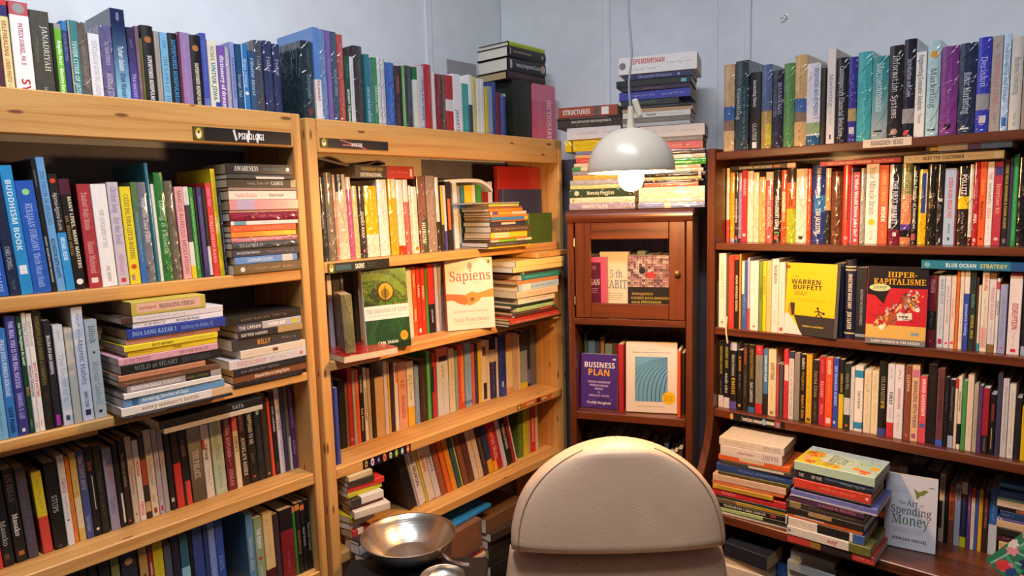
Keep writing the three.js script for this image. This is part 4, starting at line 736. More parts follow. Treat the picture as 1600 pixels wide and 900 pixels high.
const STACKS = [
['SL1', 'L', -.002, '0', 'stack on upper shelf of left pine bookcase', [
[.782,1.356,.1775,.0235,.127,'m',"6a5638|o ddd .12 .25|n ca9 .3 .9"],
[.786,1.3795,.1657,.0172,.119,'m',"5a8ccc|t e4ecf8 s .2 .6 LEONARDO DA VINCI|r c9c4cc .75 .92"],
[.782,1.3966,.1775,.0194,.127,'m',"1c2a48|t c4ccdc b .06 .4 THE CELESTINE PROPHECY|n 99a .5 .9"],
[.782,1.416,.1705,.0156,.123,'w',"4c5258|t c8ccd0 s .05 .5 REDFIELD|n 888 .6 .9"],
[.782,1.4316,.1733,.0119,.124,'w',"c88a94|n ecc .1 .7"],
[.782,1.4435,.1697,.0125,.122,'m',"e88428|g e8c02c|n a52 .1 .5"],
[.782,1.456,.1707,.0157,.123,'m',"d8502c|n fb9 .05 .15|n fb9 .35 .8"],
[.7836,1.4717,.1759,.0104,.126,'m',"dcdce0|r 5c98b0 .05 .22|n 889 .45 .6"],
[.782,1.4821,.1775,.0193,.127,'w',"8c2c44|n c89 .4 .7"],
[.782,1.5014,.1775,.0059,.127,'m',"d0a8a8"],
[.782,1.5073,.1775,.0244,.127,'g',"d8949c|r b8a8c8 .1 .35|n a8a .4 .6|n b8808c .75 .95"],
[.782,1.5317,.1775,.0214,.127,'m',"e0d8cc|t b44 s .1 .4 Sophia Hockins|t 444 b .58 .8 Neale Donald"],
[.782,1.5531,.1775,.0074,.127,'m',"94786c"],
[.782,1.5604,.1775,.0199,.127,'m',"2a2a2c|n ccc .28 .6|t ddd S .62 .8 CAMUS|r b8a888 .92 1"],
[.782,1.5803,.1697,.0116,.122,'m',"2c343c|r dcdcd8 .42 .85 0 .5|n bbb .4 .8"],
[.782,1.5919,.1675,.0248,.121,'g',"161c28|t e0dcd4 S .12 .48 AWARENESS|t 4a98a8 s .55 .88 Anthony de Mello, S.J.|o eee .94 .2"],
]],
['SL2A', 'L', -.045, '0', 'tall stack, second shelf of left pine bookcase', [
[.5007,1.086,.232,.0054,.163,'m',"1c1a22|o 7a4a9c .06 .25|n 777 .12 .36"],
[.4993,1.0914,.2343,.0185,.165,'m',"e4e0dc|r d8b48c .8 1|t 9a8a7c b .17 .68 every woman's battle"],
[.5045,1.1099,.2138,.0172,.151,'g',"6c9cd0|r 3c6c9c .08 .14|t e0eaf4 b .17 .62 Amazing Stories of Zaja"],
[.5058,1.1271,.2062,.0119,.146,'m',"e8e4e0|n aab .2 .6"],
[.5143,1.139,.1973,.015,.14,'m',"a49ea4|t f0ecec b .04 .34 BERKSIN DULU|t ddd r .36 .54 MENUNTUN|r 2a2a2a .6 .88|n d8b830 .62 .85"],
[.4997,1.154,.21,.0113,.149,'m',"6c4a34|n ca9 .05 .6"],
[.4995,1.1653,.1774,.0126,.127,'m',"c08464|n 975 .3 .9"],
[.5058,1.178,.2106,.0197,.149,'m',"17181a|t 8c98a0 s .12 .54 WILD at HEART|t 567 s .58 .88 JOHN ELDREDGE"],
[.5025,1.1977,.2064,.015,.146,'m',"d8a4b4|t a4566c S .05 .3 ALTER TWENTY|t 532 s .58 .9 THE WORK BOOK LIFE"],
[.5218,1.2126,.1881,.0118,.134,'m',"e4cc28|n 874 .08 .25|t 542 b .48 .58 TIGE"],
[.5144,1.2244,.1965,.0131,.14,'m',"e8d430|t 433018 b .28 .5 DO IT ANYWAY|n 874 .7 .95"],
[.5215,1.2375,.1978,.0113,.141,'m',"c89098|t 86404c s .4 .7 TABULA PUDAR"],
[.5229,1.2488,.2066,.0208,.146,'g',"3444a0|t 9cc4ec S .05 .48 DOA SANG KATAK 1|t 8cb4e4 s .52 .86 Anthony de Mello, SJ"],
[.5366,1.2696,.1913,.012,.136,'m',"e4e4ec|t 445 s .12 .34 A. de Mello SJ|t 445 b .46 .72 Burung Berkicau"],
[.5158,1.2816,.2131,.0143,.151,'m',"dcd8dc|r 4a3028 0 .1|n a66 .14 .32|n 889 .34 .6"],
[.5359,1.2959,.1537,.029,.111,'m',"c4b450|r e0b4a0 .07 .93 .2 .85|t a84c38 b .1 .32 WADE WARDSON|t 4c3838 S .36 .84 MANAGING STRESS"],
]],
['SL2B', 'L', 0, '0', 'shorter stack, second shelf of left pine bookcase', [
[.7605,1.086,.1839,.0102,.131,'m',"1d1a1c|n 777 .4 .9"],
[.7616,1.0962,.1979,.0179,.141,'m',"7c4c30|t e4d8c8 b .28 .76 Blessed Men & Caring Pastor"],
[.763,1.1141,.1965,.0174,.14,'m',"24222a|n ccc .1 .6"],
[.7536,1.1315,.2059,.0223,.146,'m',"d0ccd4|t b8505c s .1 .46 FRIENDSHIP|n 889 .5 .7|o c66 .93 .2"],
[.7822,1.1538,.1773,.0198,.127,'m',"dcd0c0|n ba9 .1 .5|r 744 .48 .56 .3 .7"],
[.7666,1.1736,.1822,.0283,.13,'m',"3c383c|t e09a2c b .35 .54 BILLY|n aaa .72 .92"],
[.781,1.2018,.1731,.0162,.124,'m',"26242a|r b09468 .6 1|t dcd8d0 b .04 .44 GIFTED HANDS"],
[.7808,1.2181,.1709,.0188,.123,'m',"b4b4bc|r 4c4a54 0 .38|t e0dcdc b .03 .36 THE CARSON|t f0f0f0 b .46 .74 THINK BIG|r c8c040 .85 .94 .2 .8"],
[.7526,1.2369,.2006,.0216,.142,'m',"1d1a1a|n a98 .2 .8"],
]],
['SY', 'L', -.008, '0', 'pair laid over third row of left pine bookcase', [
[.5932,1.022,.2335,.012,.164,'m',"c8bca8"],
[.5851,1.034,.2428,.019,.17,'m',"17161a|t ccc s .68 .8 YATA"],
]],
['SPJ', 'L', .045, '0', 'laid over upper row of middle pine bookcase', [
[1.1791,1.5889,.2153,.0375,.152,'m',"3a3836|r b83028 .52 1|t c8b060 b .1 .46 PEMERIKSAAN PAJAK|t eee b .08 .44 INTERNASIONAL|n eaa .56 .9|r ddd .93 .97 .2 .8"],
]],
['SM1', 'L', -.05, '0', 'stack on upper shelf of middle pine bookcase', [
[1.6103,1.364,.2168,.006,.12,'m',"e4b820"],
[1.6077,1.37,.199,.014,.12,'m',"4c443c|n ccc .2 .7"],
[1.6234,1.384,.2046,.0083,.12,'m',"c8c0b0|r 7cbc2c .18 .62|r e8dcb8 .85 1"],
[1.6176,1.3923,.183,.0051,.12,'m',"d87838"],
[1.6242,1.3974,.1837,.0184,.12,'m',"e8c434|r e8d8a8 .1 .5|n a64 .1 .5"],
[1.6251,1.4159,.1973,.0204,.12,'m',"5c4434|n e4d4b8 .1 .9"],
[1.6229,1.4363,.1797,.0143,.12,'m',"3a3c54|r d8ccc0 .3 .7 .3 .8"],
[1.6233,1.4506,.1796,.0041,.12,'m',"d06a38"],
[1.6236,1.4547,.1864,.0102,.12,'m',"3880b8|r e0b838 .9 1"],
[1.621,1.4649,.1893,.0082,.12,'m',"e07c40"],
[1.6244,1.473,.1794,.0102,.12,'m',"d8ccb8|r 6a4c98 .05 .2|r c89c38 .2 .6"],
[1.6129,1.4832,.1678,.0102,.12,'m',"e0782c|n fca .2 .7"],
[1.6133,1.4934,.1677,.0061,.12,'m',"8c5848"],
[1.6166,1.4995,.148,.0081,.108,'m',"b4bc28|r c8c8a0 .4 .8 .3 .7"],
[1.5467,1.5076,.2182,.0061,.12,'m',"8c8880"],
]],
['SM2', 'L', -.06, '0', 'stack on second shelf of middle pine bookcase', [
[1.6842,1.1,.2897,.0057,.201,'m',"1e2018"],
[1.691,1.1057,.2639,.0119,.184,'m',"b04c38|n ddb .1 .8"],
[1.6915,1.1176,.2638,.0087,.184,'m',"c83c2c"],
[1.7147,1.1263,.2371,.0086,.166,'m',"5c2c28"],
[1.7085,1.1349,.2435,.0091,.171,'m',"54483c|r c84838 .6 .9|n cb9 .1 .8"],
[1.7221,1.144,.2076,.0136,.147,'m',"a8c884|n 676 .1 .8"],
[1.7029,1.1576,.2272,.0104,.16,'m',"263428"],
[1.7365,1.1679,.2055,.0222,.146,'m',"ece4d4|n 77a .2 .8"],
[1.7241,1.1901,.2261,.0228,.159,'m',"e8c8a0|n c65 .25 .8"],
[1.7383,1.2129,.2203,.0232,.155,'m',"b4ccd8|r e0e4e0 .1 .3|n 457 .3 .9"],
[1.7291,1.2361,.23,.012,.162,'m',"d88a50"],
[1.7563,1.2481,.2109,.0191,.149,'m',"2c847c|n aed .1 .8"],
[1.7737,1.2672,.2132,.0107,.151,'m',"4c3c2c"],
[1.7113,1.2779,.2799,.0182,.195,'m',"e8cc80"],
[1.7284,1.296,.2634,.0192,.184,'m',"ecd480"],
]],
['SCL', 'C', 0, '0', 'left stack on corner cabinet', [
[-.02,1.48,.2245,.0224,.158,'w',"9a8fa8|t f0e8e0 s .2 .6 DIMENSI POLITIK|n aaa .7 .9"],
[-.0185,1.5024,.2231,.0195,.157,'w',"dccfb8|o a97 .06 .25|n a98 .4 .9"],
[-.0192,1.5219,.221,.0281,.156,'w',"3c4a34|t d4dcc8 b .28 .7 Manusia Pinggiran|o bcb .12 .3"],
[-.0154,1.55,.2055,.0129,.146,'w',"c8cc88"],
[-.0152,1.5629,.2053,.0172,.146,'w',"a8a8b0|n dde .3 .9"],
[-.0059,1.5801,.1962,.0159,.139,'w',"e0a840|n fda .2 .8"],
[-.0078,1.596,.1983,.0148,.141,'w',"9c949c"],
[-.0076,1.6108,.1981,.0133,.141,'w',"d8d0b8|r 4c9458 0 .15"],
[-.0007,1.624,.1913,.0118,.136,'w',"dcc8b4"],
[.0063,1.6358,.1844,.0171,.132,'w',"d05048|n ecc .1 .6"],
[.0043,1.6529,.1865,.0107,.133,'w',"e0a870"],
[.0045,1.6635,.1864,.0128,.133,'w',"7c80a0"],
[-.0331,1.6763,.2242,.039,.158,'w',"e0c020|r 86701c .1 .13|n a80 .15 .7"],
[-.0234,1.7153,.1831,.0393,.131,'m',"d8d4d4|t b48c8c s .2 .55 ACCOUNTING PRINCIPLES|n ba9 .65 .9"],
[-.0565,1.7546,.2165,.0274,.153,'m',"40302c|t d8ccb8 b .22 .85 AKUNTANSI MANAJEMEN|n a97 .3 .5"],
[-.0584,1.782,.2185,.0067,.154,'m',"3a2c28|n ccb .2 .8"],
[-.0535,1.7887,.2011,.0352,.143,'m',"a84a34|t f0ece4 b .08 .55 STRUCTURES|r ece8e4 .74 .86 .15 .85|r 5c5450 .62 .7"],
]],
['SCR', 'C', 0, '0', 'right stack on corner cabinet', [
[.2151,1.48,.2126,.0175,.15,'w',"7c84b8|r e0c8a0 .4 .5|n dde .1 .9"],
[.2173,1.4975,.2104,.0122,.149,'w',"c8c0b4|r dcc8a0 .55 .65"],
[.2174,1.5097,.2101,.0386,.149,'w',"e8dcc0|n ba8 .3 .8"],
[.2343,1.5483,.1732,.0142,.124,'w',"e07050|n fcb .2 .8"],
[.2218,1.5624,.2015,.0081,.143,'w',"3c342c|n ccb .3 .8"],
[.2281,1.5705,.1892,.0101,.135,'w',"d8b870"],
[.2324,1.5806,.1987,.0141,.141,'w',"3c342c|n a98 .2 .6|r dcc .88 .92"],
[.222,1.5947,.2011,.0111,.143,'w',"dcccac"],
[.222,1.6058,.1931,.0111,.137,'w',"dcb488"],
[.2221,1.6169,.2087,.0207,.148,'w',"4ca43c|n cec .3 .7"],
[.2222,1.6376,.2066,.0134,.146,'w',"e0d0b8|n ba9 .3 .8"],
[.2223,1.651,.2044,.016,.145,'w',"5c4a44|n baa .3 .8"],
[.2224,1.6671,.1983,.0248,.141,'m',"cc6868|n ecc .4 .8|o a33 .7 .2"],
[.2225,1.6918,.1981,.0152,.141,'m',"8c847c|n ddc .3 .9"],
[.2226,1.707,.2037,.0378,.144,'m',"dcd0c8|n 99a .2 .55|n 988 .65 .9"],
[.1661,1.7448,.2148,.0119,.152,'m',"b0b0b8|n dde .2 .8"],
[.1641,1.7567,.2168,.0158,.153,'m',"7c746c|n bba .3 .7"],
[.1664,1.7725,.2165,.0178,.153,'m',"dcd8d4|t 433 b .35 .5 People!|n 888 .55 .9"],
[.1644,1.7903,.2243,.0126,.158,'m',"b89470"],
[.1666,1.8029,.2201,.0091,.155,'m',"24262a|n 99a .3 .8"],
[.1604,1.812,.1847,.0185,.132,'m',"2c3830|n 898 .2 .6"],
[.1543,1.8305,.2284,.0275,.161,'m',"3c40a0|n ccd .2 .5|n ccd .6 .9"],
[.1671,1.858,.2135,.0149,.151,'m',"30203c|n c98 .3 .6"],
[.1462,1.8728,.2403,.0215,.169,'m',"18181c|n 434 .2 .6|r 6ab .86 .93 .2 .7"],
[.1737,1.8943,.2146,.0181,.152,'m',"222a5c|t aac s .2 .7 Manajemen Pemasaran|o aac .8 .2"],
[.1551,1.9125,.2467,.0544,.173,'m',"e4e0e0|o 777 .05 .2|t c03444 b .15 .6 KEPEMIMPINAN|n 77a .14 .5|n 889 .62 .95"],
]],
['SR1A', 'R', .06, '0', 'laid over left end of upper row, dark right bookcase', [
[-.9314,1.5919,.2058,.0147,.146,'m',"2a2420|t e8e4d8 b .15 .65 DO EVERYTHING, WHAT'S LEFT UNDER|r dcc8b0 .88 1|r c86030 .68 .78 .3 .7"],
]],
['SR1B', 'R', .06, '0', 'laid over middle of upper row, dark right bookcase', [
[-.6558,1.5899,.2107,.0148,.149,'m',"b8283c|t f0c8c8 b .1 .65 HOW TO MAKE MONEY FROM HOME|t f0c8c8 s .68 .92 Peter Farrell"],
]],
['SR1C', 'R', .05, '0', 'pile over upper row of dark right bookcase', [
[-.4353,1.5856,.2232,.0205,.157,'m',"e0d4b8|t 43382c b .2 .62 KEEP THE CUSTOMER|n 976 .05 .17|n b9a080 .66 .84|r f0ece4 .9 .98 .2 .8"],
[-.4007,1.6062,.1762,.0058,.126,'m',"241c2c|n bbb .1 .5"],
[-.3832,1.612,.1869,.0138,.133,'m',"b8b0b4|r 4c4438 0 .15|r c8a838 .05 .16 .2 .8|r 5c4c90 .5 .66|r 5c84c8 .66 1"],
]],
['SR2', 'R', .012, '0', 'laid over second row of dark right bookcase', [
[-.3752,1.3044,.2275,.023,.16,'g',"2c7c9c|r 28528c .85 1|t d8e4e8 b .24 .54 BLUE OCEAN|t e0cc70 b .57 .82 STRATEGY|o 7aa .06 .3"],
]],
['SP1', 'R', -.1, '5', 'leftmost pile, lowest shelf of dark right bookcase', [
[-.884,.515,.2094,.0105,.148,'m',"dcd4c8"],
[-.8884,.5255,.2135,.0127,.151,'m',"a8c070|r 26301c .65 1|n ccb .1 .6"],
[-.8928,.5382,.2158,.0159,.152,'m',"201c1c|t e4dcc8 b .1 .7 TEMUKAN LIMA JURUS|r b03030 .76 .84 .3 .8"],
[-.8972,.5541,.2143,.0116,.151,'m',"b0902c|r 6c5a38 .0 .3"],
[-.9037,.5657,.2225,.0084,.157,'m',"22382a"],
[-.9081,.5741,.2322,.0211,.163,'m',"c02830|t e08c84 b .12 .32 ROMEO|n c66 .5 .85"],
[-.9061,.5952,.1845,.0147,.132,'m',"c8a030|n 543 .1 .9"],
[-.9083,.6099,.2187,.0116,.154,'m',"d87444|n fc9 .3 .8"],
[-.9063,.6215,.222,.022,.157,'m',"d8b8a0|n a87 .2 .7"],
[-.8894,.6435,.2141,.0115,.151,'m',"5c5428"],
[-.8959,.655,.2276,.024,.16,'m',"2c4884|n bcd .3 .9"],
[-.8813,.6791,.2108,.0136,.149,'m',"4c463c|r d8d0c0 .4 .9 .3 .8"],
[-.8898,.6926,.2154,.0156,.152,'m',"e0642c|r d8c0a0 .3 .65 .4 1"],
[-.8837,.7082,.1865,.0322,.133,'mf',"e4dcd8|t 766 s .06 .32 HABIT|t b05868 b .45 .72 CHARLES DUHIGG"],
[-.8882,.7404,.196,.0249,.139,'mf',"e4d8c8|t 877 s .05 .32 TRIGGERS|n a99 .45 .9"],
]],
['SP2', 'R', -.15, '0', 'flower topped pile, lowest shelf of dark right bookcase', [
[-.6554,.515,.229,.0232,.161,'m',"c03c34|r 94702c .28 .4|r 2c2020 .4 .76|n eaa .8 .95"],
[-.6559,.5382,.2209,.0259,.156,'m',"dcd4c8|r 6c6c34 .75 1|t c84030 b .5 .62 way!|o 888 .03 .2"],
[-.6619,.5641,.2088,.0259,.148,'m',"e0d4c4|r 221e1e .42 .82|r 3c64a0 .86 1|r 222 .02 .04|n aa9 .1 .35"],
[-.6568,.59,.1984,.0124,.141,'m',"c86430|r e0d0c0 .1 .5 .5 1"],
[-.6607,.6024,.2066,.0191,.146,'m',"2c2420|r b08c58 .3 .6 .3 .9"],
[-.6611,.6215,.2064,.0181,.146,'m',"3a3028|r 988050 .05 .2|n 987 .3 .9"],
[-.6524,.6396,.1972,.0162,.14,'m',"50304c|t d8788c s .4 .9 KASIH & BISNIS"],
[-.6474,.6558,.2242,.0199,.158,'m',"6c70b8|r c8c4cc 0 1 0 .3|n aad .3 .7"],
[-.6387,.6757,.1997,.0091,.142,'m',"231d24"],
[-.6391,.6848,.1995,.0259,.142,'m',"cc4030|n f4b4a0 .35 .8|o fcc .95 .15"],
[-.6378,.7107,.2005,.0245,.142,'m',"26242a|t c4c8cc b .05 .12 THE|t c4c8cc b .22 .36 OF THE|r 3c5878 .4 1 .5 1|n bcc .6 .9"],
]],
['SR4', 'R', .09, '0', 'rightmost stack, lowest shelf of dark right bookcase', [
[-.179,.515,.0638,.0525,.052,'m',"d0b478"],
[-.1835,.5675,.0665,.0215,.054,'m',"4a1c2c|n a99 .2 .6"],
[-.183,.589,.065,.0179,.053,'m',"26201c"],
[-.1867,.6068,.0678,.0196,.055,'m',"d8b890"],
[-.1831,.6264,.0635,.0089,.052,'m',"6c64a0|r c8d0e8 .05 .12 .2 .8"],
[-.181,.6353,.0607,.0195,.05,'m',"26406c|n 9ab .1 .5"],
[-.1845,.6549,.0634,.0106,.052,'m',"1e1a1a|r b06038 .6 1"],
[-.188,.6655,.0662,.0183,.054,'m',"e0ccb8|n a88 .4 .8"],
[-.1872,.6838,.0647,.0101,.053,'m',"6cb0ac|n dee .2 .8"],
[-.1851,.6938,.0619,.0194,.051,'m',"4c68b0|n aac .2 .8"],
[-.1843,.7133,.0604,.0071,.05,'m',"1e2c24"],
[-.1848,.7203,.0604,.0123,.05,'m',"4c94c8|n bde .1 .6"],
]],
['SM4', 'L', -.03, 'j15', 'messy pile beside slanting row, middle pine bookcase', [
[1.06,.56,.0711,.035,.057,'m',"22201f|n 766 .1 .6"],
[1.06,.595,.0638,.0212,.052,'m',"a83028|r ddd .3 .6"],
[1.06,.6162,.097,.0212,.074,'m',"e4dcd4"],
[1.06,.6374,.1214,.0176,.09,'m',"d8b818"],
[1.06,.655,.1086,.0211,.082,'m',"d8ccc0"],
[1.06,.6762,.105,.0106,.079,'m',"7c3038"],
[1.06,.6867,.1014,.0211,.077,'m',"d4d0c8|r 26221f .0 .3"],
[1.06,.7078,.1117,.0158,.084,'m',"c8c030"],
[1.06,.7236,.1173,.0158,.087,'m',"c83028"],
[1.06,.7394,.0818,.0175,.064,'m',"3c2c24"],
[1.06,.7569,.0784,.0157,.062,'m',"c8b890"],
]],
['SM5A', 'L', -.02, 'j5', 'pile under brown box by steel pan', [
[1.37,.16,.2077,.0366,.08,'m',"c8a070"],
[1.374,.1966,.2017,.0366,.08,'m',"c8a070"],
[1.37,.2332,.1957,.0366,.08,'m',"c8a070"],
[1.374,.2699,.2077,.0366,.08,'m',"c8a070"],
[1.3799,.3065,.2079,.0129,.08,'m',"3c5c84"],
[1.4029,.3194,.1918,.0129,.08,'m',"d8c0a0"],
[1.4036,.3322,.1854,.015,.08,'m',"b03c30"],
[1.3989,.3472,.1845,.0171,.08,'m',"e0d4c8"],
]],
['SM5C', 'L', 0, 'j4', 'brown pile between box and chair', [
[1.6163,.16,.2424,.05,.17,'m',"33241c"],
[1.6251,.21,.2241,.05,.158,'m',"1f1a1a"],
[1.6211,.26,.2452,.03,.172,'m',"2a2420"],
[1.6251,.29,.2392,.03,.172,'m',"2a2420"],
[1.627,.32,.219,.0281,.155,'m',"3c3028"],
[1.631,.3481,.213,.0281,.155,'m',"3c3028"],
[1.6262,.3762,.2218,.0503,.156,'m',"6c4c34"],
]],
['SMB', 'L', .005, '4', 'lying on the brown box', [
[1.446,.466,.2084,.012,.11,'g',"2c88d0"],
]],
['SM5L', 'L', -.08, 'j6', 'catalogues below messy pile beside steel pan', [
[1.05,.16,.0478,.0442,.042,'m',"4c4438"],
[1.054,.2042,.0418,.0442,.042,'m',"4c4438"],
[1.05,.2485,.0358,.0442,.042,'m',"4c4438"],
[1.054,.2927,.0478,.0442,.042,'m',"4c4438"],
[1.05,.3369,.0418,.0442,.042,'m',"4c4438"],
[1.054,.3811,.0358,.0442,.042,'m',"4c4438"],
[1.05,.4254,.0478,.0442,.042,'m',"4c4438"],
[1.05,.4696,.0495,.035,.043,'m',"3c3a3c"],
[1.05,.5046,.0473,.0349,.041,'m',"6c6458"],
[1.05,.5396,.0492,.0244,.042,'m',"3a3a40"],
[1.05,.564,.042,.0278,.038,'m',"d4d4d8"],
[1.05,.5918,.0475,.0087,.041,'m',"26262c"],
]],
['SR5A', 'R', -.13, 'j6', 'dark topped pile right of chair back', [
[-.8662,.23,.1441,.0445,.105,'m',"3c2c24"],
[-.8622,.2745,.1381,.0445,.105,'m',"3c2c24"],
[-.8731,.319,.15,.0396,.109,'m',"d8c4a8"],
[-.8692,.3585,.1436,.0249,.105,'m',"c8b090"],
[-.8653,.3834,.141,.0455,.103,'m',"23242c"],
]],
['SR5B', 'R', -.05, 'j8', 'blue topped pile right of chair back', [
[-.7321,.23,.0394,.0494,.036,'m',"26201e"],
[-.735,.2794,.0413,.0523,.037,'m',"2c2a30"],
[-.7379,.3317,.0432,.052,.038,'g',"24508c"],
]],
['SR5C', 'R', -.1, 'j4', 'pale grey pile under flower topped pile', [
[-.6719,.23,.1411,.0368,.103,'m',"b8bcc0"],
[-.6679,.2668,.1351,.0368,.103,'m',"b8bcc0"],
[-.6719,.3037,.1291,.0368,.103,'m',"b8bcc0"],
[-.6695,.3405,.1334,.0297,.098,'m',"a8acb0"],
[-.6757,.3702,.1354,.0297,.099,'m',"c0c4c4"],
[-.6725,.3999,.1349,.0276,.099,'m',"9ca4a4"],
[-.6693,.4275,.124,.0275,.092,'m',"8c9494"],
]],
['SR5D', 'R', -.09, 'j3', 'black pile at foot of right bookcase', [
[-.5307,.23,.1513,.0375,.11,'m',"2c2420"],
[-.5267,.2675,.1453,.0375,.11,'m',"2c2420"],
[-.5307,.3049,.1393,.0375,.11,'m',"2c2420"],
[-.5267,.3424,.1513,.0375,.11,'m',"2c2420"],
[-.5366,.3798,.1571,.0343,.114,'m',"3c2424"],
[-.5374,.4141,.1507,.0285,.109,'m',"1c1818|n 766 .1 .6"],
]],
['SMT', 'L', .03, '0', 'pile on the dictionaries atop middle pine bookcase', [
[1.8193,1.9321,.2107,.0291,.149,'M',"3a2226|n 755 .2 .6"],
[1.8242,1.9613,.2058,.0459,.146,'M',"2c2a30|t c8c8cc b .2 .85 Analog Integrated Circuits|o b98 .92 .3|r bbb .05 .1 .2 .8"],
[1.8227,2.0072,.2073,.0362,.147,'M',"24222a|t c8ac70 b .12 .6 LINEAR SYSTEMS THEORY AND DESIGN|o a86 .9 .2|r bba .04 .06 .2 .8"],
[1.8304,2.0434,.1996,.0159,.142,'M',"b4c428|n 464 .1 .9"],
]],
];
const FACE_OUT = [
['dragons',-1.5651,1.1,-1.1632,73.9,.136,.2289,.022,'book with green reptile eye cover facing out, middle pine bookcase'],
['sapiens',-1.6014,1.1,-1.5122,62.2,.1632,.2328,.032,'cream book with red title and clasped hands cover, middle pine bookcase'],
['buffett',-.7508,1.092,-2.0935,-8.2,.1676,.2145,.022,'yellow book with black title facing out, dark right bookcase'],
['hiper',-.5019,1.092,-2.0689,5,.1451,.2141,.018,'book with red comic cover and yellow title, dark right bookcase'],
['money',-.437,.515,-2.0741,8.9,.1257,.2048,.018,'white book with green bird and large title, lowest right shelf'],
['plan',-1.4078,.773,-1.9692,18.9,.1338,.1931,.014,'purple book with white and yellow title in corner cabinet'],
['wave',-1.2439,.773,-2.0115,26.2,.1743,.2438,.03,'white book with blue wave picture in corner cabinet'],
['ngan',-1.4069,1.115,-1.9693,21,.1013,.1997,.015,'dark red book behind cabinet glass'],
['habit',-1.3557,1.115,-2.0264,21,.1028,.2149,.03,'cream book with blue title behind cabinet glass'],
['crowd',-1.2426,1.115,-2.027,21,.1476,.2044,.025,'black book with portrait collage behind cabinet glass'],
['card',-1.69,1.736,-1.6396,90,.1396,.2522,.004,'grey card standing behind books atop middle pine bookcase'],
['red',-1.62,1.364,-1.7958,90,.2331,.2745,.02,'red cover standing behind navy cover, upper shelf of middle pine bookcase'],
['navy',-1.595,1.364,-1.7914,90,.2157,.1937,.02,'navy cover standing before the red cover, middle pine bookcase'],
['green',-1.568,1.364,-1.8956,90,.1349,.1075,.016,'olive green cover at right end of upper shelf, middle pine bookcase'],
];
const DIM = { L: [Math.PI / 2, (u, s) => [LX - s, -u]], R: [0, (u, s) => [u, RZ - s]], C: [A, (u, s) => [-1.3853 + u * Math.cos(A) - s * Math.sin(A), -1.924 - u * Math.sin(A) - s * Math.cos(A)]] };
const hexOf = (h) => '#' + h;
function rgbOf(h) { if (h.length === 3) h = [...h].map((c) => c + c).join(''); return [0, 2, 4].map((i) => parseInt(h.slice(i, i + 2), 16)); }
function colourName(h) {
  const [r, g, b] = rgbOf(h).map((v) => v / 255), mx = Math.max(r, g, b), mn = Math.min(r, g, b), l = (mx + mn) / 2, s = mx - mn;
  let hue = s ? (mx === r ? ((g - b) / s + 6) % 6 : mx === g ? (b - r) / s + 2 : (r - g) / s + 4) * 60 : 0;
  if (mx < .2) return 'black';
  if (s < .09) return l > .8 ? 'white' : l > .55 ? 'pale grey' : l > .3 ? 'grey' : 'charcoal';
  if (l > .78 && s < .2) return hue > 20 && hue < 75 ? 'cream' : hue > 180 && hue < 300 ? 'bluish white' : 'off-white';
  if (mx < .36 && s < .2) return hue < 60 ? 'dark brown' : hue < 170 ? 'dark green' : hue < 265 ? 'dark navy' : 'dark plum';
  const dk = l < .3, lt = l > .66;
  if (hue < 14 || hue >= 346) return lt ? 'pink' : dk ? 'maroon' : s < .3 ? 'rose brown' : 'red';
  if (hue < 40) return dk ? 'brown' : lt ? 'tan' : s > .55 ? 'orange' : 'tan brown';
  if (hue < 64) return dk ? 'olive' : lt ? 'cream' : s > .5 ? 'yellow' : 'khaki';
  if (hue < 95) return dk ? 'olive green' : lt ? 'pale green' : 'lime green';
  if (hue < 165) return dk ? 'dark green' : lt ? 'pale green' : 'green';
  if (hue < 197) return dk ? 'dark teal' : lt ? 'pale aqua' : 'teal';
  if (hue < 258) return dk ? 'navy blue' : lt ? 'light blue' : 'blue';
  if (hue < 300) return lt ? 'lilac' : dk ? 'dark purple' : 'purple';
  return lt ? 'pink' : dk ? 'plum' : 'magenta';
}
const nth = (n) => n + (n % 100 > 10 && n % 100 < 14 ? 'th' : ['th', 'st', 'nd', 'rd'][n % 10] || 'th');

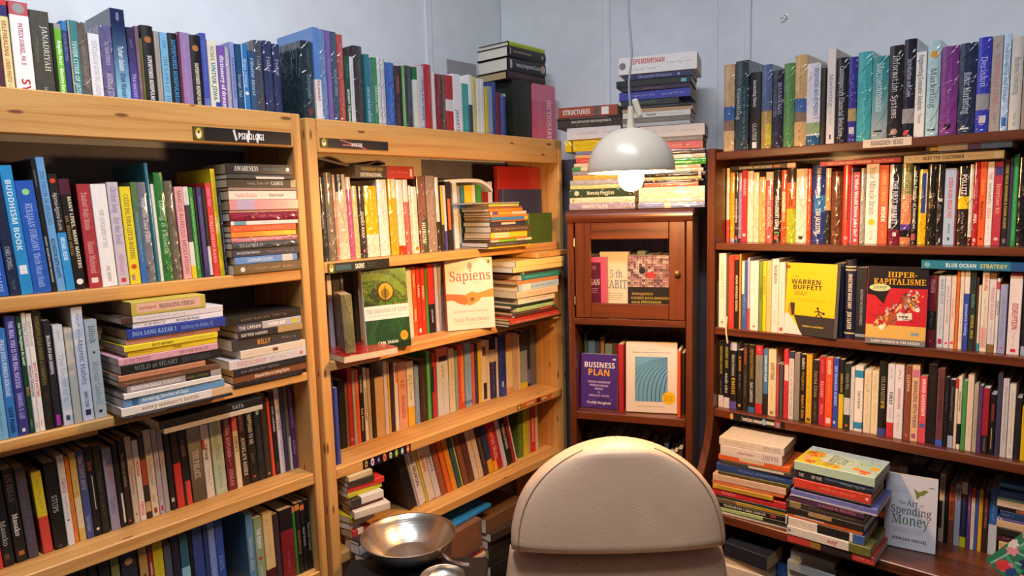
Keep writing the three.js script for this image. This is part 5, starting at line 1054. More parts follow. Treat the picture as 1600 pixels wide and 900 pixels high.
// spine atlas -------------------------------------------------------
const PPM = 1900, SIDE = 2048, jobs = [];
const FONT = { b: ['bold', 'sans-serif'], r: ['normal', 'sans-serif'], s: ['normal', 'serif'], S: ['bold', 'serif'], m: ['normal', 'monospace'] };
function drawSpine(g, X, Y, W, H, spec) {
  const items = spec.split('|'), bg = items.shift();
  g.save(); g.beginPath(); g.rect(X, Y, W + 8, H); g.clip();
  g.fillStyle = hexOf(bg); g.fillRect(X, Y, W + 8, H);
  const parsed = items.map((s) => { const t = s.split(' '); return t[0] === 't' ? { k: 't', c: t[1], f: t[2], a: +t[3], b: +t[4], s: t.slice(5).join(' ') } : t[0] === 'n' ? { k: 'n', c: t[1], a: +t[2], b: +t[3] } : { k: t[0], c: t[1], v: t.slice(2).map(Number) }; });
  for (const p of parsed) {
    if (p.k === 'g') { const q = g.createLinearGradient(0, Y, 0, Y + H); q.addColorStop(.15, hexOf(bg)); q.addColorStop(.85, hexOf(p.c)); g.fillStyle = q; g.fillRect(X, Y, W + 8, H); }
    if (p.k === 'r') { const [a, b, l = 0, r = 1] = p.v; g.fillStyle = hexOf(p.c); g.fillRect(X + l * W, Y + a * H, (r - l) * W + (r === 1 && l === 0 ? 8 : 0), (b - a) * H); }
    if (p.k === 'o') { g.fillStyle = hexOf(p.c); g.beginPath(); g.arc(X + W / 2, Y + p.v[0] * H, p.v[1] * W, 0, 7); g.fill(); }
  }
  const lines = parsed.filter((p) => p.k === 't' || p.k === 'n');
  lines.forEach((p, i) => {
    const rivals = lines.filter((q, j) => j !== i && q.a < p.b - .02 && q.b > p.a + .02), first = rivals.length && lines.indexOf(rivals[0]) > i;
    const lane = rivals.length ? (first ? .2 : -.24) : 0, room = rivals.length ? .4 : .62, len = (p.b - p.a) * H;
    g.save(); g.translate(X + W / 2 + lane * W, Y + p.a * H); g.rotate(Math.PI / 2); g.fillStyle = hexOf(p.c);
    if (p.k === 't') {
      let px = room * W; const [wt, fam] = FONT[p.f]; g.font = `${wt} ${px}px ${fam}`;
      let m = g.measureText(p.s).width || 1, sx = len / m;
      if (sx < .62) { px *= sx / .62; g.font = `${wt} ${px}px ${fam}`; sx = .62; }
      sx = Math.min(sx, 1.3); const w = g.measureText(p.s).width * sx;
      g.translate((len - w) / 2, 0); g.scale(sx, 1); g.textBaseline = 'middle'; g.fillText(p.s, 0, 0);
    } else {                                     // small print too fine to read
      const hgt = Math.min(room * .55 * W, 14); let x = 0; g.globalAlpha = .8;
      while (x < len) { const word = rr(18, 60); for (let q = 0; q < word && x + q < len; q += hgt * .5) { g.fillRect(x + q, -hgt / 2 + (rnd() < .4 ? 0 : hgt * .25), Math.max(1.4, hgt * .16), hgt * rr(.5, .85)); if (rnd() < .5) g.fillRect(x + q, rr(-.4, .3) * hgt, hgt * .34, Math.max(1.2, hgt * .14)); } x += word + hgt * .8; }
    }
    g.restore();
  });
  g.restore();
}
function cell(w, h, spec) { const c = { w: Math.max(5, Math.round(w * PPM)), h: Math.round(h * PPM), spec }; jobs.push(c); return c; }
function finishAtlases() {
  jobs.sort((a, b) => b.h - a.h);
  const pages = []; let pg = null, x = 0, y = 0, rowH = 0;
  for (const j of jobs) {
    const w = j.w + 12, h = j.h + 6;
    if (!pg || x + w > SIDE) { if (pg) { y += rowH; } x = 0; rowH = h; if (!pg || y + h > SIDE) { pg = canvas(SIDE, SIDE); pages.push(pg); y = 0; } }
    j.page = pages.length - 1; j.x = x; j.y = y;
    drawSpine(pg.getContext('2d'), x + 1, y + 1, j.w, j.h, j.spec);
    j.uvS = [(x + 1.5) / SIDE, 1 - (y + j.h + .5) / SIDE, (x + j.w + .5) / SIDE, 1 - (y + 1.5) / SIDE];
    j.uvC = [(x + j.w + 3) / SIDE, j.uvS[1], (x + j.w + 7) / SIDE, j.uvS[3]];
    x += w;
  }
  for (const c of pages) {                        // scuffs and print grain
    const g = c.getContext('2d'), im = g.getImageData(0, 0, SIDE, SIDE), d = im.data;
    for (let i = 0, n = SIDE * SIDE; i < n; i++) { const X = i % SIDE, Y = i / SIDE | 0, v = (hash(X, Y) - .5) * 9 + (hash(X >> 3, Y >> 4) - .5) * 7; for (let k = 0; k < 3; k++) d[i * 4 + k] += v; }
    g.putImageData(im, 0, 0);
  }
  return pages;
}
// one book: x across the spine, y up, spine at z = 0, pages towards -z
function bookGeo(w, h, d, style, uvS, uvC, uvF) {
  const hard = style === 'hard', t = Math.min(hard ? .0022 : .0008, w * .2), b = hard ? Math.min(.005, w * .16) : style === 'wrap' ? Math.min(.0028, w * .14) : Math.min(.0011, w * .2);
  const sp = hard || style === 'wrap' ? [0, .14, .36, .64, .86, 1].map((s) => [w * s, -b + b * (1 - Math.abs(2 * s - 1) ** 2.4)]) : [[0, -b], [b, 0], [w - b, 0], [w, -b]];
  const P = [], N = [], U = [], U1 = [];
  const quad = (a, q, c, e, na, nq, ua, uq, uc, ue) => {
    for (const [p, n, u] of [[a, na, ua], [q, nq, uq], [c, nq, uc], [a, na, ua], [c, nq, uc], [e, na, ue]]) { P.push(...p); N.push(...n); U.push(...u); U1.push(p[0] - p[2], p[1]); }
  };
  // wall from profile point a to q, seen from outside with q on the right
  const wallQ = (a, q, na, nq, y0, y1, u0, u1, v0, v1) => quad([a[0], y0, a[1]], [q[0], y0, q[1]], [q[0], y1, q[1]], [a[0], y1, a[1]], na, nq, [u0, v0], [u1, v0], [u1, v1], [u0, v1]);
  const C = uvC, F = uvF || uvC, S = uvS, mid = (C[0] + C[2]) / 2;
  wallQ([0, -d], sp[0], [-1, 0, 0], [-1, 0, 0], 0, h, C[0], C[2], C[1], C[3]);
  const n = sp.length, sn = sp.map((p, i) => { if (n === 4) return null; const a = sp[Math.max(0, i - 1)], c = sp[Math.min(n - 1, i + 1)]; const v = V(-(c[1] - a[1]), 0, c[0] - a[0]).normalize(); return [v.x, 0, v.z]; });
  for (let i = 0; i < n - 1; i++) {
    const a = sp[i], q = sp[i + 1]; let na = sn[i], nq = sn[i + 1];
    if (!na) { const v = V(-(q[1] - a[1]), 0, q[0] - a[0]).normalize(); na = nq = [v.x, 0, v.z]; }
    wallQ(a, q, na, nq, 0, h, S[0] + (S[2] - S[0]) * a[0] / w, S[0] + (S[2] - S[0]) * q[0] / w, S[1], S[3]);
  }
  wallQ(sp[n - 1], [w, -d], [1, 0, 0], [1, 0, 0], 0, h, F[0], F[2], F[1], F[3]);
  wallQ([w, -d], [w - t, -d], [0, 0, -1], [0, 0, -1], 0, h, mid, mid, C[1], C[3]);
  wallQ([t, -d], [0, -d], [0, 0, -1], [0, 0, -1], 0, h, mid, mid, C[1], C[3]);
  const zi = -b - t, e = hard ? .003 : .0003, e2 = hard ? .004 : .0006;
  if (hard) { wallQ([w - t, -d], [w - t, zi], [-1, 0, 0], [-1, 0, 0], 0, h, mid, mid, C[1], C[3]); wallQ([t, zi], [t, -d], [1, 0, 0], [1, 0, 0], 0, h, mid, mid, C[1], C[3]); }
  for (const [y, ny] of [[h, 1], [0, -1]]) {
    const flat = (pts) => { for (let i = 1; i < pts.length - 1; i++) for (const p of ny > 0 ? [pts[0], pts[i], pts[i + 1]] : [pts[0], pts[i + 1], pts[i]]) { P.push(p[0], y, p[1]); N.push(0, ny, 0); U.push(mid, (C[1] + C[3]) / 2); U1.push(p[0], p[1]); } };
    flat([[0, -d], [t, -d], [t, zi], [0, sp[0][1]]]);
    flat([[w - t, -d], [w, -d], [w, sp[n - 1][1]], [w - t, zi]]);
    flat([[0, sp[0][1]], [t, zi], [w - t, zi], [w, sp[n - 1][1]], ...sp.slice(1, -1).reverse()]);
  }
  const g = new THREE.BufferGeometry();
  g.setAttribute('position', new THREE.Float32BufferAttribute(P, 3)); g.setAttribute('normal', new THREE.Float32BufferAttribute(N, 3));
  g.setAttribute('uv', new THREE.Float32BufferAttribute(U, 2)); g.setAttribute('uv1', new THREE.Float32BufferAttribute(U1, 2));
  const pg = new THREE.BoxGeometry(w - 2 * t, h - 2 * e, d - e2 + zi); pg.translate(w / 2, h / 2, (-d + e2 + zi) / 2);
  const pp = pg.attributes.position, pu = pg.attributes.uv; for (let i = 0; i < pp.count; i++) pu.setXY(i, pp.getX(i) * 28 + h * 9, (pp.getY(i) + pp.getZ(i)) * .7);
  return [g, pg];
}
const crinkle = tex(paint(512, 512, (x, y) => {
  const warp = noise(x / 60, y / 60, 8, 8) * 30, r1 = 1 - Math.abs(2 * noise((x + warp) / 22, (y + warp * 2) / 90, 23, 5) - 1), r2 = 1 - Math.abs(2 * noise((x - warp + y * .6) / 40, y / 60, 12, 8) - 1);
  const v = 255 * Math.min(1, r1 ** 6 * .7 + r2 ** 8 * .6 + .2 * noise(x / 30, y / 30, 17, 17)); return [v, v, v];
}), 3.6, 3.6, false); crinkle.channel = 1;
const pageCanvas = (c) => paint(256, 16, (x, y) => { const t = .86 + .14 * hash(x, 3) + .04 * (hash(x, y) - .5); return c.map((k) => k * t); });
const PAGES = [[236, 230, 216], [222, 206, 176], [196, 170, 128], [228, 224, 218]].map((c) => new THREE.MeshStandardMaterial({ map: tex(pageCanvas(c)), roughness: .9 }));
const bookMats = {};
function bookMat(page, fin, map) {
  return bookMats[page + fin] ??= fin === 'w' ? new THREE.MeshPhysicalMaterial({ map, roughness: .16, bumpMap: crinkle, bumpScale: .0024, clearcoat: .8, clearcoatRoughness: .06 })
    : fin === 'g' ? new THREE.MeshPhysicalMaterial({ map, roughness: .3, clearcoat: .6, clearcoatRoughness: .12 }) : new THREE.MeshStandardMaterial({ map, roughness: .46 });
}
const styleOf = (f) => (/[A-Z]/.test(f[0]) ? 'hard' : f[0] === 'w' ? 'wrap' : 'soft');
const letterOf = (spec) => { const t = spec.split('|').find((s) => s.startsWith('t ')); return t ? ` with ${colourName(t.split(' ')[1])} lettering` : ''; };

const plan = [];
for (const [key, pl, y, where, list] of ROWS) list.forEach(([u, w, h, d, lean, s, fin, spec], i) => {
  const [turn, at] = DIM[pl], [x, z] = at(u, s);
  plan.push({ c: cell(w, h, spec), w, h, d, fin, small: fin.includes('-'), spec, x, y: y + .0004, z, turn, lean: lean * Math.PI / 180, name: 'book', group: 'books standing ' + where, label: `${colourName(spec.split('|')[0])} book${letterOf(spec)}, ${nth(i + 1)} from left ${where}` });
});
for (const [key, pl, s, yaw, where, list] of STACKS) list.forEach(([u, y, h, th, d, fin, spec], i) => {
  const [turn, at] = DIM[pl], jit = yaw[0] === 'j' ? rr(-1, 1) * yaw.slice(1) : +yaw + rr(-.8, .8), [x, z] = at(u, s + (yaw[0] === 'j' ? rr(0, .03) : rr(-.003, .004)));
  plan.push({ c: cell(th - .0004, h, spec), w: th - .0004, h, d, fin, spec, x, y: y + .0002, z, turn: turn + jit * Math.PI / 180, lying: true, name: 'stacked_book', group: 'books in piles', label: list.length > 1 ? `${colourName(spec.split('|')[0])} book, ${nth(i + 1)} from bottom, ${where}` : `${colourName(spec.split('|')[0])} book${letterOf(spec)} ${where}` });
});
const atlas = finishAtlases().map((c) => tex(c));
const leftovers = {}, qm = new THREE.Quaternion(), qy = new THREE.Quaternion(), qz = new THREE.Quaternion(), YA = V(0, 1, 0), ZA1 = V(0, 0, 1);
const LEADING = V(1, 1, 1);
plan.forEach((b, i) => {
  const [cg, pg] = bookGeo(b.w, b.h, b.d, styleOf(b.fin), b.c.uvS, b.c.uvC);
  qy.setFromAxisAngle(YA, b.turn); qz.setFromAxisAngle(ZA1, b.lying ? (b.fin[1] === 'f' ? -1 : 1) * Math.PI / 2 : b.lean); qm.copy(qy).multiply(qz);
  const pos = V(b.x, b.y, b.z); if (b.lying) pos.add((b.fin[1] === 'f' ? V(0, b.w, 0) : V(b.h, 0, 0)).applyQuaternion(qy));   // flipped ones lie with their heads to the right
  const m1 = bookMat(b.c.page, b.fin[0].toLowerCase(), atlas[b.c.page]), m2 = PAGES[Math.floor(hash(i, 7) * 4)];
  if (b.small) {
    const M = new THREE.Matrix4().compose(pos, qm, LEADING);
    for (const [g, m] of [[cg, m1], [pg.toNonIndexed(), m2]]) { g.applyMatrix4(M); (leftovers[m.uuid] ??= { m, list: [] }).list.push(g); }
    return;
  }
  const t = thing(b.name, b.label, 'book', [0, 0, 0], 0, b.group); t.position.copy(pos); t.quaternion.copy(qm);
  mesh('cover', cg, m1, t); mesh('page_block', pg, m2, t);
});
// the rows go on past the ends of the picture
for (const [pl, y, u0, u1, s] of [['R', 1.65, -.14, .5, .02], ['R', 1.364, -.13, .52, .06], ['R', 1.092, -.12, .52, .03], ['R', .821, -.11, .52, .03], ['L', 1.743, -.2, .36, .1], ['L', 1.356, -.18, .31, .02], ['L', 1.086, -.18, .29, .012], ['L', .813, -.18, .27, .06], ['L', .54, -.18, .34, .03]]) {
  const pool = plan.filter((b) => !b.lying && b.h < .25 && b.w < .035), [turn, at] = DIM[pl]; let u = u0;
  while (true) {
    const b = pool[Math.floor(rnd() * pool.length)]; if (u + b.w > u1) break;
    const [cg, pg] = bookGeo(b.w, b.h, b.d, styleOf(b.fin), b.c.uvS, b.c.uvC), [x, z] = at(u, s), M = new THREE.Matrix4().makeRotationY(turn).setPosition(x, y + .0004, z); u += b.w + .0006;
    for (const [g, m] of [[cg, bookMat(b.c.page, b.fin[0].toLowerCase(), atlas[b.c.page])], [pg.toNonIndexed(), PAGES[1]]]) { g.applyMatrix4(M); (leftovers[m.uuid] ??= { m, list: [] }).list.push(g); }
  }
}
{ const o = new THREE.Group(); o.name = 'thin_book_rows'; o.userData = { kind: 'stuff', label: 'thin book spines tucked between the larger books on all shelves', category: 'books' };
  add(o); for (const { m, list } of Object.values(leftovers)) mesh('spines', mergeGeometries(list), m, o); }

// ---------- books that show their front covers ----------
const AW = 448, AH = 640, artCanvas = canvas(2048, 2048), ag = artCanvas.getContext('2d');
const T = (g, s, x, y, px, col, font = 'bold', fam = 'sans-serif', max = AW - 30) => put(g, s, x, y, px, col, font, fam, max);
const scribble = (g, col, x, y, w, rows, step = 14, th = 5) => { g.fillStyle = col; for (let r = 0; r < rows; r++) { let q = x - w / 2 + rr(0, w * .12); const e = x + w / 2 - rr(0, w * .12); while (q < e) { const l = rr(8, 26); g.fillRect(q, y + r * step, Math.min(l, e - q), th); q += l + 6; } } };
const blob = (g, col, pts) => { g.fillStyle = col; g.beginPath(); pts.forEach(([x, y], i) => (i ? g.lineTo(x, y) : g.moveTo(x, y))); g.closePath(); g.fill(); };
const ART = {
  dragons(g) {
    g.fillStyle = '#34500f'; g.fillRect(0, 0, AW, AH);
    for (let i = 0; i < 900; i++) { const x = rr(0, AW), y = rr(0, 300); g.fillStyle = `rgb(${rr(40, 130)},${rr(80, 150)},${rr(14, 36)})`; g.beginPath(); g.ellipse(x, y, rr(4, 11), rr(3, 7), .5, 0, 7); g.fill(); }
    blob(g, '#6f8c26', [[0, 40], [140, 20], [300, 60], [440, 170], [448, 230], [330, 170], [180, 80], [0, 90]]);
    blob(g, '#243414', [[20, 220], [120, 130], [170, 240], [120, 300], [0, 300]]); blob(g, '#558018', [[260, 0], [448, 0], [448, 130], [360, 70]]);
    g.fillStyle = '#3a2c10'; g.beginPath(); g.ellipse(225, 180, 88, 78, .2, 0, 7); g.fill(); g.fillStyle = '#c8a01c'; g.beginPath(); g.ellipse(228, 178, 72, 66, .2, 0, 7); g.fill();
    g.fillStyle = '#8a6a14'; g.beginPath(); g.ellipse(222, 195, 44, 40, .2, 0, 7); g.fill(); g.fillStyle = '#141008'; g.beginPath(); g.ellipse(222, 190, 6, 60, .05, 0, 7); g.fill();
    g.fillStyle = '#e8e6e0'; g.fillRect(0, 288, AW, 112); for (let i = 0; i < 260; i++) { g.strokeStyle = ['#8aa83a', '#2c4410', '#5c7c22'][i % 3]; g.lineWidth = 2; const x = rr(0, AW), y = rr(0, 286); if (Math.hypot(x - 226, y - 180) < 84) continue; g.beginPath(); g.arc(x, y, rr(4, 9), 0, 7); g.stroke(); } T(g, 'THE DRAGONS OF EDEN', 224, 330, 44, '#77776a', 'normal', 'serif'); scribble(g, '#b0b0a4', 224, 366, 380, 1);
    g.fillStyle = '#1c4426'; g.fillRect(0, 400, AW, AH - 400);
    g.save(); g.beginPath(); g.rect(0, 400, AW, 240); g.clip(); for (let i = 0; i < 46; i++) { g.strokeStyle = `rgb(${rr(30, 70)},${rr(90, 140)},${rr(40, 80)})`; g.lineWidth = rr(2, 5); const r = rr(20, 240), a = rr(0, 6); g.beginPath(); g.arc(230 + rr(-20, 20), 520, r, a, a + rr(.5, 2)); g.stroke(); } g.restore();
    g.fillStyle = '#16301c'; g.fillRect(0, 590, AW, 50); T(g, 'CARL SAGAN', 215, 586, 34, '#f0f0e8'); g.fillStyle = '#d8a02c'; g.beginPath(); g.arc(382, 545, 40, 0, 7); g.fill(); scribble(g, '#8a6014', 382, 530, 50, 3, 12, 4);
  },
  sapiens(g) {
    g.fillStyle = '#ece0cc'; g.fillRect(0, 0, AW, AH); g.fillStyle = '#9c9490'; g.beginPath(); g.ellipse(232, 72, 22, 34, 0, 0, 7); g.fill(); g.fillStyle = '#5c3c44'; g.fillRect(404, 26, 16, 30);
    T(g, 'Sapiens', 232, 160, 120, '#c83028', 'normal', 'serif', 390); T(g, 'GRAFIS 1', 300, 226, 22, '#a89888', 'normal', 'serif');
    blob(g, '#c87038', [[0, 310], [120, 320], [170, 330], [210, 350], [200, 400], [180, 420], [120, 405], [60, 370], [0, 372]]);
    blob(g, '#c89440', [[170, 330], [240, 300], [300, 318], [448, 282], [448, 360], [330, 360], [300, 390], [240, 420], [200, 425], [190, 405], [205, 380]]); blob(g, '#6a5048', [[222, 362], [262, 352], [256, 384], [230, 388]]);
    T(g, 'Kelahiran Umat Manusia', 224, 474, 28, '#9c8c78', 'normal', 'serif'); T(g, 'Yuval Noah Harari', 224, 550, 46, '#7c7060', 'normal', 'serif', 340); scribble(g, '#b4a894', 224, 588, 310, 1, 12, 4);
  },
  buffett(g) {
    g.fillStyle = '#ecc014'; g.fillRect(0, 0, AW, AH); g.fillStyle = '#c84c24'; g.beginPath(); g.ellipse(54, 38, 22, 14, 0, 0, 7); g.fill(); scribble(g, '#b8941c', 190, 84, 220, 1, 10, 4);
    T(g, 'THE', 120, 122, 30, '#8a7018', 'normal'); T(g, 'WARREN', 208, 166, 58, '#1c1a1c', 'bold', 'sans-serif', 250); T(g, 'BUFFETT', 220, 214, 58, '#1c1a1c', 'bold', 'sans-serif', 280); T(g, 'WAY', 170, 268, 56, '#7a6418', 'normal', 'sans-serif', 180); scribble(g, '#a88818', 230, 318, 310, 2, 16, 4);
    blob(g, '#332f31', [[120, 464], [448, 464], [448, 640], [190, 640]]); blob(g, '#e4d8d4', [[0, 464], [70, 452], [110, 500], [200, 640], [0, 640]]);
    g.fillStyle = '#332f31'; g.fillRect(86, 356, 40, 112); blob(g, '#e8862c', [[72, 388], [86, 366], [104, 480], [72, 440]]);
    g.strokeStyle = '#1c1a1c'; g.lineWidth = 9; g.beginPath(); g.moveTo(316, 400); g.lineTo(324, 440); g.lineTo(300, 462); g.moveTo(324, 440); g.lineTo(350, 464); g.moveTo(286, 424); g.lineTo(318, 414); g.lineTo(352, 428); g.stroke(); g.fillStyle = '#1c1a1c'; g.beginPath(); g.arc(312, 390, 10, 0, 7); g.arc(360, 432, 11, 0, 7); g.fill();
    T(g, "ROBERT G. HAGSTROM", 280, 556, 22, '#d8c030', 'bold', 'sans-serif', 170);
  },
  hiper(g) {
    g.fillStyle = '#c02430'; g.fillRect(0, 0, AW, AH); g.fillStyle = '#1c181e'; g.fillRect(0, 0, AW, 176); blob(g, '#1c181e', [[0, 170], [180, 170], [150, 240], [130, 310], [100, 280], [60, 240], [0, 230]]);
    T(g, 'HIPER-', 260, 66, 62, '#f0b020', 'bold', 'serif', 250); T(g, 'KAPITALISME', 240, 124, 66, '#f0b020', 'bold', 'serif', 390);
    g.fillStyle = '#c8d8a0'; g.beginPath(); g.ellipse(96, 176, 80, 30, 0, 0, 7); g.fill(); scribble(g, '#48543c', 96, 164, 110, 3, 11, 4);
    g.fillStyle = '#d8b05c'; g.fillRect(0, 480, AW, 110); g.fillStyle = '#74787c'; g.fillRect(0, 590, AW, 50); T(g, 'LARRY GONICK & TIM KASSER', 226, 616, 26, '#e4e4e0');
    for (let i = 0; i < 130; i++) { const a = rr(0, 1), x = 120 + a * 260 + rr(-50, 50), y = 470 - a * 230 + rr(-60, 50); g.fillStyle = ['#d8a048', '#c8c0b0', '#7c7c40', '#e8d080', '#9c5030', '#b8b8c0', '#6a3028', '#d86838'][i % 8]; g.beginPath(); g.ellipse(x, y, rr(6, 22), rr(5, 14), rr(0, 3), 0, 7); g.fill(); }
    blob(g, '#a05838', [[170, 390], [230, 384], [226, 470], [164, 470]]); blob(g, '#e0d8d0', [[230, 380], [340, 370], [346, 430], [236, 440]]); scribble(g, '#382c2c', 288, 400, 80, 1, 12, 12);
    g.strokeStyle = '#2c2024'; g.lineWidth = 4; for (let i = 0; i < 26; i++) { const x = rr(60, 400), y = rr(220, 480); g.beginPath(); g.moveTo(x, y); g.lineTo(x + rr(-70, 70), y + rr(-40, 40)); g.stroke(); }
    g.fillStyle = '#e8e4dc'; g.beginPath(); g.arc(380, 344, 18, 0, 7); g.arc(120, 500, 22, 0, 7); g.fill(); g.fillStyle = '#7c98b0'; g.fillRect(340, 530, 60, 24);
  },
  money(g) {
    g.fillStyle = '#dcdce6'; g.fillRect(0, 0, AW, AH); scribble(g, '#a8a8b4', 130, 100, 150, 5, 13, 4); blob(g, '#7c8a3c', [[238, 104], [290, 130], [330, 104], [372, 108], [350, 128], [330, 150], [300, 160], [280, 190], [268, 190], [262, 152]]); g.fillStyle = '#555'; g.fillRect(372, 76, 44, 7);
    T(g, 'The', 150, 242, 36, '#44444c', 'normal', 'serif'); T(g, 'Art', 236, 238, 66, '#2c2c34', 'normal', 'serif'); T(g, 'of', 312, 246, 32, '#66666c', 'normal', 'serif'); T(g, 'Spending', 226, 306, 92, '#2c2c34', 'normal', 'serif', 350); T(g, 'Money', 222, 390, 112, '#2c6a34', 'normal', 'serif', 330);
    scribble(g, '#9c9ca8', 220, 462, 290, 3, 17, 5); T(g, 'MORGAN HOUSEL', 224, 560, 36, '#33333c', 'bold', 'sans-serif', 310); scribble(g, '#a4a4b0', 224, 590, 300, 1, 12, 4);
  },
  plan(g) {
    g.fillStyle = '#4a3088'; g.fillRect(0, 0, AW, AH); for (let i = 0; i < 12; i++) blob(g, i % 2 ? '#53389a' : '#402a78', [[rr(0, AW), 460 + rr(0, 60)], [rr(0, AW), 520 + rr(0, 80)], [rr(0, AW), 640]]);
    T(g, 'BUSINESS', 226, 130, 88, '#f4f0f0', 'bold', 'sans-serif', 380); T(g, 'PLAN', 220, 218, 108, '#ecb02c', 'bold', 'sans-serif', 330); g.fillStyle = '#d8c8d8'; g.beginPath(); g.ellipse(406, 56, 24, 12, 0, 0, 7); g.fill();
    ['TEKNIK MEMBUAT', 'PERENCANAAN', 'BISNIS', '&', 'ANALISIS KASUS'].forEach((s, i) => T(g, s, 222, 330 + i * 40, 32, '#d0c4e4', 'bold', 'sans-serif', 330)); T(g, 'Freddy Rangkuti', 226, 574, 40, '#ece8f4', 'bold', 'sans-serif', 300);
  },
  wave(g) {
    g.fillStyle = '#e6dfd8'; g.fillRect(0, 0, AW, AH); scribble(g, '#a09890', 224, 66, 110, 1, 12, 4); scribble(g, '#6c6460', 224, 90, 360, 1, 12, 6); scribble(g, '#8c8480', 224, 114, 70, 1, 12, 4);
    g.save(); g.beginPath(); g.rect(78, 132, 286, 408); g.clip(); g.fillStyle = '#6aa8d4'; g.fillRect(78, 132, 286, 408);
    for (let i = 0; i < 13; i++) { g.strokeStyle = '#264c78'; g.lineWidth = 3 + i * .5; const X = -60 + i * 36, Y = 136 + i * i * 1.15 + i * 5; g.beginPath(); g.moveTo(X + 70, 560); g.bezierCurveTo(X + 40 + i * 2, 420, X + 60 + i * 4, Y + 40, 372, Y); g.stroke(); }
    g.restore(); g.fillStyle = '#ecc41c'; g.beginPath(); g.arc(374, 502, 58, 0, 7); g.fill(); scribble(g, '#8c6c14', 374, 480, 80, 4, 14, 5); scribble(g, '#8c8480', 220, 582, 230, 1, 12, 5);
  },
  ngan(g) { g.fillStyle = '#d85a78'; g.fillRect(0, 0, AW, AH); g.fillStyle = '#5c1838'; g.fillRect(0, 60, 350, AH); scribble(g, '#d8a0b0', 180, 100, 200, 3, 16, 6); T(g, 'BUNGAN', 170, 280, 90, '#f4e8e0', 'normal', 'serif', 330); scribble(g, '#c8a0b0', 200, 350, 220, 3, 22, 6); },
  habit(g) { g.fillStyle = '#ece0c4'; g.fillRect(0, 0, AW, AH); T(g, '5 th', 250, 230, 110, '#566078', 'normal', 'serif'); T(g, 'HABIT', 230, 340, 120, '#4a5878', 'normal', 'serif', 400); scribble(g, '#9c9484', 240, 430, 260, 4, 22, 7); },
  crowd(g) {
    g.fillStyle = '#26221f'; g.fillRect(0, 0, AW, AH); for (let y = 0; y < 12; y++) for (let x = 0; x < 15; x++) { g.fillStyle = ['#d8b8ac', '#b88a80', '#8c6c74', '#e4d4cc', '#a8747c', '#6c545c', '#c89c98'][Math.floor(rnd() * 7)]; g.fillRect(x * 30, y * 28, 28, 26); g.fillStyle = '#3c2c30'; g.beginPath(); g.arc(x * 30 + 14, y * 28 + 10, 6, 0, 7); g.fill(); }
    g.fillStyle = '#2c2024'; g.beginPath(); g.arc(150, 160, 34, 0, 7); g.fill(); blob(g, '#c83838', [[200, 180], [270, 170], [280, 250], [230, 230], [200, 240]]);
    T(g, 'MANAJEMEN', 150, 408, 38, '#b89c3c', 'bold', 'sans-serif', 220); T(g, 'SUMBER DAYA MANUSIA', 230, 452, 40, '#b89c3c', 'bold', 'sans-serif', 400); T(g, 'untuk PERUSAHAAN', 190, 496, 36, '#c8b054', 'bold', 'sans-serif', 310); scribble(g, '#b84868', 130, 524, 180, 1, 12, 6); scribble(g, '#a8a09c', 224, 570, 390, 2, 20, 8);
  },
  card(g) { g.fillStyle = '#8a8a92'; g.fillRect(0, 0, AW, AH); },
  red(g) { g.fillStyle = '#b02820'; g.fillRect(0, 0, AW, AH); }, navy(g) { g.fillStyle = '#3c3a50'; g.fillRect(0, 0, AW, AH); }, green(g) { g.fillStyle = '#50642c'; g.fillRect(0, 0, AW, AH); scribble(g, '#6c7c40', 200, 150, 160, 6, 40, 6); },
  flowers(g) {
    g.fillStyle = '#d8c838'; g.fillRect(0, 0, AW, AH); g.fillStyle = '#b4d4c0'; g.fillRect(0, 360, AW, 280); blob(g, '#c8dcc8', [[120, 180], [330, 160], [350, 430], [100, 450]]); g.fillStyle = '#b8d0dc'; g.fillRect(330, 0, 120, AH);
    for (const [x, y, r, c] of [[70, 540, 50, '#e05838'], [110, 470, 36, '#e89030'], [60, 110, 46, '#d84830'], [260, 90, 70, '#e86430'], [280, 130, 44, '#f0982c'], [60, 320, 30, '#e87838'], [190, 590, 40, '#f0b030'], [150, 60, 40, '#e0a0a0']]) for (let k = 0; k < 9; k++) { g.fillStyle = k % 3 ? c : '#f0b848'; g.beginPath(); g.ellipse(x + Math.cos(k * .7) * r * .5, y + Math.sin(k * .7) * r * .5, r * .5, r * .28, k * .7, 0, 7); g.fill(); }
    for (let k = 0; k < 30; k++) { g.strokeStyle = ['#5c8a3c', '#3c6a34'][k % 2]; g.lineWidth = 5; const x = rr(0, 320), y = rr(0, AH); g.beginPath(); g.moveTo(x, y); g.quadraticCurveTo(x + 30, y - 20, x + rr(20, 60), y + rr(-60, 60)); g.stroke(); }
    T(g, 'Happy', 190, 250, 92, '#3c3424', 'normal', 'serif'); T(g, 'Day', 200, 340, 76, '#3c3424', 'normal', 'serif'); scribble(g, '#5c6c74', 390, 60, 80, 22, 24, 4);
  },
  magazine(g) {
    g.fillStyle = '#2c7a58'; g.fillRect(0, 0, AW, AH); for (let i = 0; i < 26; i++) { g.strokeStyle = ['#1c5c44', '#4c9a78', '#8cc0b0'][i % 3]; g.lineWidth = rr(6, 20); g.beginPath(); g.moveTo(rr(0, AW), rr(0, AH)); g.quadraticCurveTo(rr(0, AW), rr(0, AH), rr(0, AW), rr(0, AH)); g.stroke(); }
    for (let i = 0; i < 46; i++) { const x = rr(10, 300), y = rr(10, 420), r = rr(14, 44), c = ['#d02c34', '#d83c40', '#e0909c', '#e89030', '#d84838', '#2c2c60', '#d87898', '#284a80', '#e4dcd8'][i % 9]; for (let k = 0; k < 6; k++) { g.fillStyle = c; g.beginPath(); g.ellipse(x + Math.cos(k * 1.05) * r * .4, y + Math.sin(k * 1.05) * r * .4, r * .55, r * .32, k * 1.05, 0, 7); g.fill(); } }
  },
};
const ARTUV = {};
